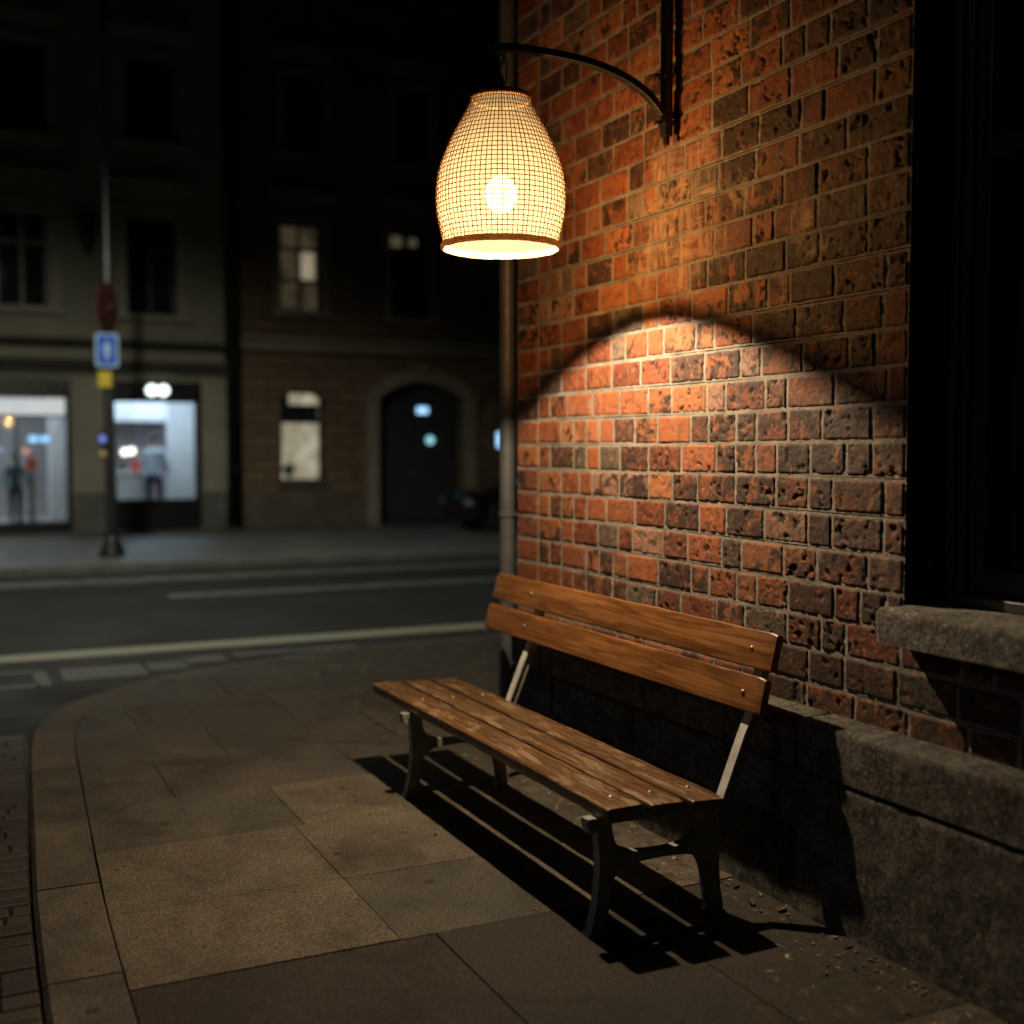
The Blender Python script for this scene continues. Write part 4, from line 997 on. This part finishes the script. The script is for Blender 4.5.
# brown building
br_ = empty('town_house', (9.5, YF, 0), 'brown rendered town house with lit windows and an arched stone doorway', 'building')
ops = [(6.40, 7.33, .95, 2.87), (8.53, 10.55, 0.0, 3.10), (6.42, 7.31, 4.50, 6.34), (8.83, 9.74, 4.47, 6.40), (6.5, 7.38, 7.75, 9.35), (8.9, 9.8, 7.75, 9.35)]
facade('wall', M['brown_wall'], br_, 5.60, 17, 0, 12.4, ops, .35, {0: .22, 1: .38})
w_ = window(br_, *ops[0], M['brown_trim'], M['winframe'], (1, (.66,)), M['e_warmwin'], 0)
boxes('sill', M['brown_dark'], w_, (6.33, 7.40, YF - .12, YF + .15, .85, .948))
boxes('blind', plain('dark_blind', (.03, .025, .02), .9), w_, (6.46, 7.27, YF + .25, YF + .29, 2.20, 2.58), (6.46, 6.64, YF + .25, YF + .29, 2.581, 2.86))
pt = empty('potted_plant', (6.62, YF + .18, 1.02), 'dark potted plant on the sill inside the lit arched window', 'plant')
mb = MB(); mb.lathe([(.05, 1.02), (.075, 1.14)], (6.62, YF + .27, 0), 14); mb.build('pot', M['brown_dark'], pt)
mb = MB()
for i in range(70):
    a = random.uniform(0, 6.28); el = random.uniform(.3, 1.5); ln = random.uniform(.10, .26); c = Vector((6.62, YF + .27, 1.13)); d = Vector((math.cos(a) * math.cos(el), .1 * math.sin(a) * math.cos(el), math.sin(el))); w = Vector((d.z, 0, -d.x)).normalized() * .022
    mb.add([c, c + d * ln * .6 + w, c + d * ln, c + d * ln * .6 - w], [(0, 1, 2, 3)])
mb.build('foliage', M['greenp'], pt, recalc=False)
w2_ = window(br_, *ops[2], M['brown_trim'], M['winframe'], (2, (.36, .72)), M['e_warmdim'], .14, 6.85)
boxes('pane_glow', M['e_warmup'], w2_, (6.90, 7.22, YF + .285, YF + .295, 5.20, 5.78))
w3_ = window(br_, *ops[3], M['brown_trim'], M['winframe'], (2, (.72,)), None, .14, 6.85)
M['faint'] = emit('faint_pane_glint', (.25, .2, .12), .35)  # glints on the dark upper window, painted as small glowing patches
for q in ((8.90, 9.20, YF + .285, YF + .295, 6.05, 6.28), (9.34, 9.55, YF + .285, YF + .295, 6.08, 6.26)): boxes('pane_glow', M['faint'], w3_, q)
window(br_, *ops[4], M['brown_trim'], M['winframe'], (2, (.7,)), None, .14, 9.8)
window(br_, *ops[5], M['brown_trim'], M['winframe'], (2, (.7,)), None, .14, 9.8)
boxes('string_course', M['brown_trim'], br_, (5.58, 17, YF - .16, YF - .001, 3.68, 3.86), (5.58, 17, YF - .3, YF - .001, 3.861, 3.95))
boxes('eaves_cornice', M['brown_trim'], br_, (5.72, 17.1, YF - .5, YF - .001, 12.1, 12.45))
for q in ((5.60, 8.24, YF - .07, YF - .001, 0, .74), (10.86, 17, YF - .07, YF - .001, 0, .74)): boxes('base_stone', M['brown_dark'], br_, q, bevel=.02)
r_ = MB(); r_.prism([(YF - .5, 12.46), (YF + 7.2, 12.46), (YF + 3.5, 15.4)], 0, 5.74, 17.1); r_.build('roof', M['rooft'], br_)
ar = MB()
ar.box(8.25, 8.528, YF - .10, YF + .02, 0, 2.72); ar.box(10.552, 10.84, YF - .10, YF + .02, 0, 2.72)
ar.box(8.20, 8.56, YF - .15, YF + .02, 2.721, 2.86); ar.box(10.52, 10.89, YF - .15, YF + .02, 2.721, 2.86)
w = 1.01; rise = .38; rad = (w * w + rise * rise) / (2 * rise); cz = 3.10 - rad; vs = []; n = 18
for q in range(n + 1):
    t = -math.asin(w / rad) + 2 * math.asin(w / rad) * q / n
    for yy in (YF - .10, YF - .001):
        for r in (rad, rad + .30): vs.append((9.54 + r * math.sin(t), yy, cz + r * math.cos(t)))
ar.add(vs, [(q * 4 + a, q * 4 + c, q * 4 + 4 + c, q * 4 + 4 + a) for q in range(n) for a, c in ((0, 1), (1, 3), (3, 2), (2, 0))])
ar.box(9.44, 9.64, YF - .15, YF - .003, 3.09, 3.50)
arch = ar.build('door_arch', M['brown_trim'], br_, bevel=.01)
dr = boxes('door', M['winframe'], br_, (8.535, 9.53, YF + .36, YF + .42, 0.01, 3.12), (9.55, 10.545, YF + .36, YF + .42, 0.01, 3.12), *[(x, x + .34, YF + .34, YF + .359, zz, zz + h) for x in (8.66, 9.09, 9.66, 10.10) for zz, h in ((.2, .75), (1.1, 1.0), (2.25, .4))])
mb = MB(); mb.ball((9.47, YF + .31, 1.1), .035); mb.build('handle', M['chrome'], dr)
dk = MB(); dk.box(8.3, 10.8, YF + .5, YF + .6, 0, 3.3); dk.build('porch_back', M['darkroom'], br_)
# lit signs on the door and beside it
o = empty('door_sign', (9.67, YF + .2, 2.5), 'small glowing pale blue panel in the arched doorway', 'sign')
boxes('panel', M['e_sky'], o, (9.54, 9.80, YF + .28, YF + .30, 2.43, 2.57), bevel=.02); boxes('casing', M['shopblack'], o, (9.52, 9.82, YF + .301, YF + .338, 2.41, 2.59))
o = empty('door_lamp', (9.85, YF + .2, 1.84), 'small round glowing cyan lamp on the dark arched door', 'lamp')
mb = MB(); mb.lathe([(.02, YF + .25), (.08, YF + .26), (.085, YF + .30)], (9.85, 0, 1.84), 24, axis=1); mb.build('lens', M['e_cyan'], o)
mb = MB(); mb.lathe([(.10, YF + .301), (.10, YF + .338)], (9.85, 0, 1.84), 24, axis=1); mb.build('casing', M['shopblack'], o)
o = empty('wall_sign', (11.4, YF - .1, 1.85), 'narrow glowing pale blue sign on the wall right of the arched doorway', 'sign')
boxes('panel', M['e_sky'], o, (11.31, 11.43, YF - .12, YF - .10, 1.68, 2.02)); boxes('casing', M['shopblack'], o, (11.29, 11.45, YF - .099, YF - .001, 1.66, 2.04))
# drain pipes between the two houses
for par, x in ((gb, 5.34), (br_, 5.50)):
    mb = MB(); mb.tube([(x, YF - .1, .1), (x, YF - .1, 12.3)], .06, 14); p_ = mb.build('drainpipe', M['black'], par, smooth=True)
    for zz in (1.2, 3.4, 5.6, 7.8): boxes('pipe_clip', M['black'], p_, (x - .085, x + .085, YF - .18, YF - .02, zz, zz + .06))
mb = MB(); mb.box(5.26, 5.59, YF + .6, YF + .8, 0, 12.3); mb.build('gap_wall', M['brown_dark'], br_)

# ================================================================ street post with signs
PX, PY = 2.32, 19.0
po = empty('street_post', (PX, PY, 0), 'tall dark steel street post with round, blue and yellow signs on the far pavement', 'post')
mb = MB(); mb.lathe([(.10, .16), (.085, .3), (.075, 2.6), (.062, 2.68), (.058, 4.6), (.042, 4.7), (.035, 8.6), (.01, 8.62)], (PX, PY, 0), 20); mb.build('pole', plain('dark_post_paint', (.018, .019, .021), .45, 0, .2), po, smooth=True)
mb = MB(); mb.lathe([(.19, 0), (.19, .05), (.165, .12), (.12, .26), (.10, .30), (.10, .33)], (PX, PY, 0), 20); mb.build('base', M['black'], po, smooth=False)
mb = MB(); mb.lathe([(.345, -.012), (.36, -.006), (.36, .006), (.345, .012)], (0, 0, 0), 40, axis=1)
rot = Matrix.Rotation(R(58), 3, 'Z'); mb.v = [tuple(rot @ Vector(v) + Vector((PX - .02, PY - .11, 3.765))) for v in mb.v]
rs = mb.build('round_sign', M['redsign'], po)
bs = MB()
def rrect(w, h, r, n=5):
    out = []
    for cx, cy, a in ((w - r, h - r, 0), (-w + r, h - r, 90), (-w + r, -h + r, 180), (w - r, -h + r, 270)):
        for k in range(n + 1): out.append((cx + r * math.cos(R(a + 90 * k / n)), cy + r * math.sin(R(a + 90 * k / n))))
    return out
bsx, bsz = PX - .035, 3.12
bs.prism([(x + bsx, z_ + bsz) for x, z_ in rrect(.165, .25, .045)], 1, PY - .125, PY - .105); bso = bs.build('blue_sign', M['whitesign'], po)
mb = MB(); mb.prism([(x + bsx, z_ + bsz) for x, z_ in rrect(.137, .222, .035)], 1, PY - .129, PY - .1252); mb.build('blue_field', M['bluesign'], bso)
mb = MB(); mb.prism([(bsx - .03, bsz - .13), (bsx + .03, bsz - .13), (bsx + .03, bsz + .0), (bsx + .075, bsz + .0), (bsx, bsz + .14), (bsx - .075, bsz + .0), (bsx - .03, bsz + .0)], 1, PY - .133, PY - .1292); mb.build('arrow', M['whitesign'], bso)
boxes('yellow_plate', M['yellow'], po, (PX - .17, PX + .03, PY - .125, PY - .105, 2.56, 2.80))
for zz in (2.66, 3.0, 3.25, 3.75): boxes('sign_clamp', M['black'], po, (PX - .07, PX + .07, PY - .104, PY - .05, zz, zz + .05))
sb_ = boxes('signal_box', M['black'], po, (PX - .15, PX - .078, PY - .08, PY + .04, 1.48, 1.92))
mb = MB(); mb.ball((PX - .115, PY - .085, 1.79), (.045, .02, .06), 14, 8); mb.build('signal_lens', M['e_violet'], sb_)
mb = MB(); mb.ball((PX - .115, PY - .085, 1.57), (.045, .02, .05), 14, 8); mb.build('signal_lens', M['e_amber'], sb_)

# ================================================================ parked car, nose to the left
CX, CY = 9.15, 21.0
car = empty('parked_car', (CX + 2.1, CY + .85, 0), 'dark parked car with its nose showing in front of the arched doorway', 'car')
st = [  # x, half width, z bottom, z shoulder, z top, half width at top
    (.00, .58, .30, .55, .60, .50), (.06, .72, .24, .60, .68, .62), (.25, .80, .20, .66, .76, .70), (.70, .84, .20, .72, .84, .74), (1.15, .86, .20, .80, .92, .74), (1.35, .86, .20, .84, 1.00, .70),
    (1.95, .86, .20, .88, 1.38, .60), (2.5, .86, .20, .89, 1.43, .60), (3.1, .86, .20, .90, 1.38, .60), (3.6, .85, .22, .90, 1.12, .66), (4.0, .82, .26, .86, .96, .70), (4.2, .74, .34, .78, .84, .62)]
mb = MB(); ring = 16; vs = []
for (x, hw, zb, zs_, zt, ht) in st:
    pr = [(-hw * .92, zb), (-hw, zb + .1), (-hw, (zb + zs_) / 2), (-hw * .985, zs_), (-ht - (hw - ht) * .25, zs_ + (zt - zs_) * .5), (-ht, zt - .05), (-ht * .8, zt), (-ht * .3, zt + .015)]
    pr = pr + [(-a, c) for a, c in reversed(pr)]
    vs += [(CX + x, CY + .86 + a, c) for a, c in pr]
mb.add(vs, [(i * ring + k, i * ring + (k + 1) % ring, (i + 1) * ring + (k + 1) % ring, (i + 1) * ring + k) for i in range(len(st) - 1) for k in range(ring)] + [tuple(range(ring)), tuple(range(len(vs) - 1, len(vs) - ring - 1, -1))])
body = mb.build('body', M['carpaint'], car, smooth=True); q = body.modifiers.new('sub', 'SUBSURF'); q.levels = q.render_levels = 2
for sg in (-1, 1):
    mb = MB(); yy = CY + .86 + sg * .80
    mb.add([(CX + 1.5, yy, .93), (CX + 2.42, yy, .95), (CX + 2.42, CY + .86 + sg * .66, 1.33), (CX + 2.02, CY + .86 + sg * .66, 1.31)], [(0, 1, 2, 3)])
    mb.add([(CX + 2.5, yy, .95), (CX + 3.4, yy, .95), (CX + 3.05, CY + .86 + sg * .66, 1.31), (CX + 2.5, CY + .86 + sg * .66, 1.33)], [(0, 1, 2, 3)])
    g_ = mb.build('side_window', M['carglass'], car, recalc=False); g_.modifiers.new('solid', 'SOLIDIFY').thickness = .02
mb = MB(); mb.add([(CX + 1.33, CY + .20, .96), (CX + 1.33, CY + 1.52, .96), (CX + 1.88, CY + 1.40, 1.36), (CX + 1.88, CY + .32, 1.36)], [(0, 1, 2, 3)])
g_ = mb.build('windscreen', M['carglass'], car, recalc=False); g_.modifiers.new('solid', 'SOLIDIFY').thickness = .03
for wx in (.78, 3.35):
    for sg in (-1, 1):
        yy = CY + .86 + sg * .76
        mb = MB(); mb.lathe([(.20, yy - .1), (.30, yy - .1), (.325, yy - .07), (.325, yy + .07), (.30, yy + .1), (.20, yy + .1)], (CX + wx, 0, .325), 28, axis=1)
        wh = mb.build('wheel', M['tyre'], car)
        mb = MB(); mb.lathe([(.05, yy + sg * .105), (.19, yy + sg * .10), (.20, yy + sg * .09), (.20, yy - sg * .02)], (CX + wx, 0, .325), 24, axis=1); mb.build('rim', M['chrome'], wh)
for sg in (-1, 1):
    mb = MB(); mb.ball((CX + .14, CY + .86 + sg * .60, .585), (.13, .13, .075), 18, 10); mb.build('headlight', M['lens'], car, smooth=True)
mb = MB(); mb.box(CX - .03, CX + .02, CY + .56, CY + 1.16, .42, .54)
gr = mb.build('grille', M['black'], car, bevel=.01)
mb = MB(); mb.tube([(CX + 1.55, CY + .02, .93), (CX + 1.5, CY - .10, .97)], .02, 6); mb.ball((CX + 1.5, CY - .13, .98), (.06, .09, .07)); mb.build('wing_mirror', M['carpaint'], car)

# ================================================================ light and air
w = bpy.data.worlds.new('World'); SC.world = w; w.use_nodes = True
nt = w.node_tree; bg = nt.nodes['Background']
sky = nt.nodes.new('ShaderNodeTexSky'); sky.sky_type = 'NISHITA'; sky.sun_disc = False; sky.sun_elevation = R(24); sky.sun_rotation = R(273)
nt.links.new(sky.outputs[0], bg.inputs[0]); bg.inputs[1].default_value = .0003
az = R(273); el = R(24)
sd = Vector((math.sin(az) * math.cos(el), math.cos(az) * math.cos(el), math.sin(el)))
sun = light('cool_fill', 'SUN', (0, 0, 30), .05, (.72, .84, 1), angle=R(.5)); sun.rotation_euler = sd.to_track_quat('Z', 'Y').to_euler()  # added cool fill from the left for the window and bench legs
# added fill spot for the far facades and road; its lamp is assumed, unbuilt
sl_ = light('added_street_fill', 'SPOT', (1.2, 14.0, 6.4), 1200, (1, .985, .80), spot_size=R(146), spot_blend=.6, shadow_soft_size=.12)
sl_.rotation_euler = (R(16), 0, 0)

cam = bpy.data.cameras.new('Camera'); co = bpy.data.objects.new('Camera', cam); COL.objects.link(co); SC.camera = co
f = 1190.0; yaw = R(25.6); pit = math.atan(62 / f)
co.location = (0, 0, 1.62); co.rotation_euler = (PI / 2 - pit, 0, -yaw)
cam.sensor_width = 36; cam.lens = 36 * f / 1024; cam.clip_end = 400; cam.clip_start = .05
cam.dof.use_dof = True; cam.dof.focus_distance = 4.5; cam.dof.aperture_fstop = cam.lens / 43.0; cam.dof.aperture_blades = 0

SC.view_settings.view_transform = 'Standard'; SC.view_settings.look = 'None'; SC.view_settings.exposure = 0; SC.view_settings.gamma = 1
cy = SC.cycles
cy.use_denoising = True; cy.max_bounces = 8; cy.diffuse_bounces = 4; cy.transparent_max_bounces = 16; cy.sample_clamp_indirect = 4; cy.caustics_reflective = False; cy.caustics_refractive = False
try: cy.denoiser = 'OPENIMAGEDENOISE'
except Exception: pass
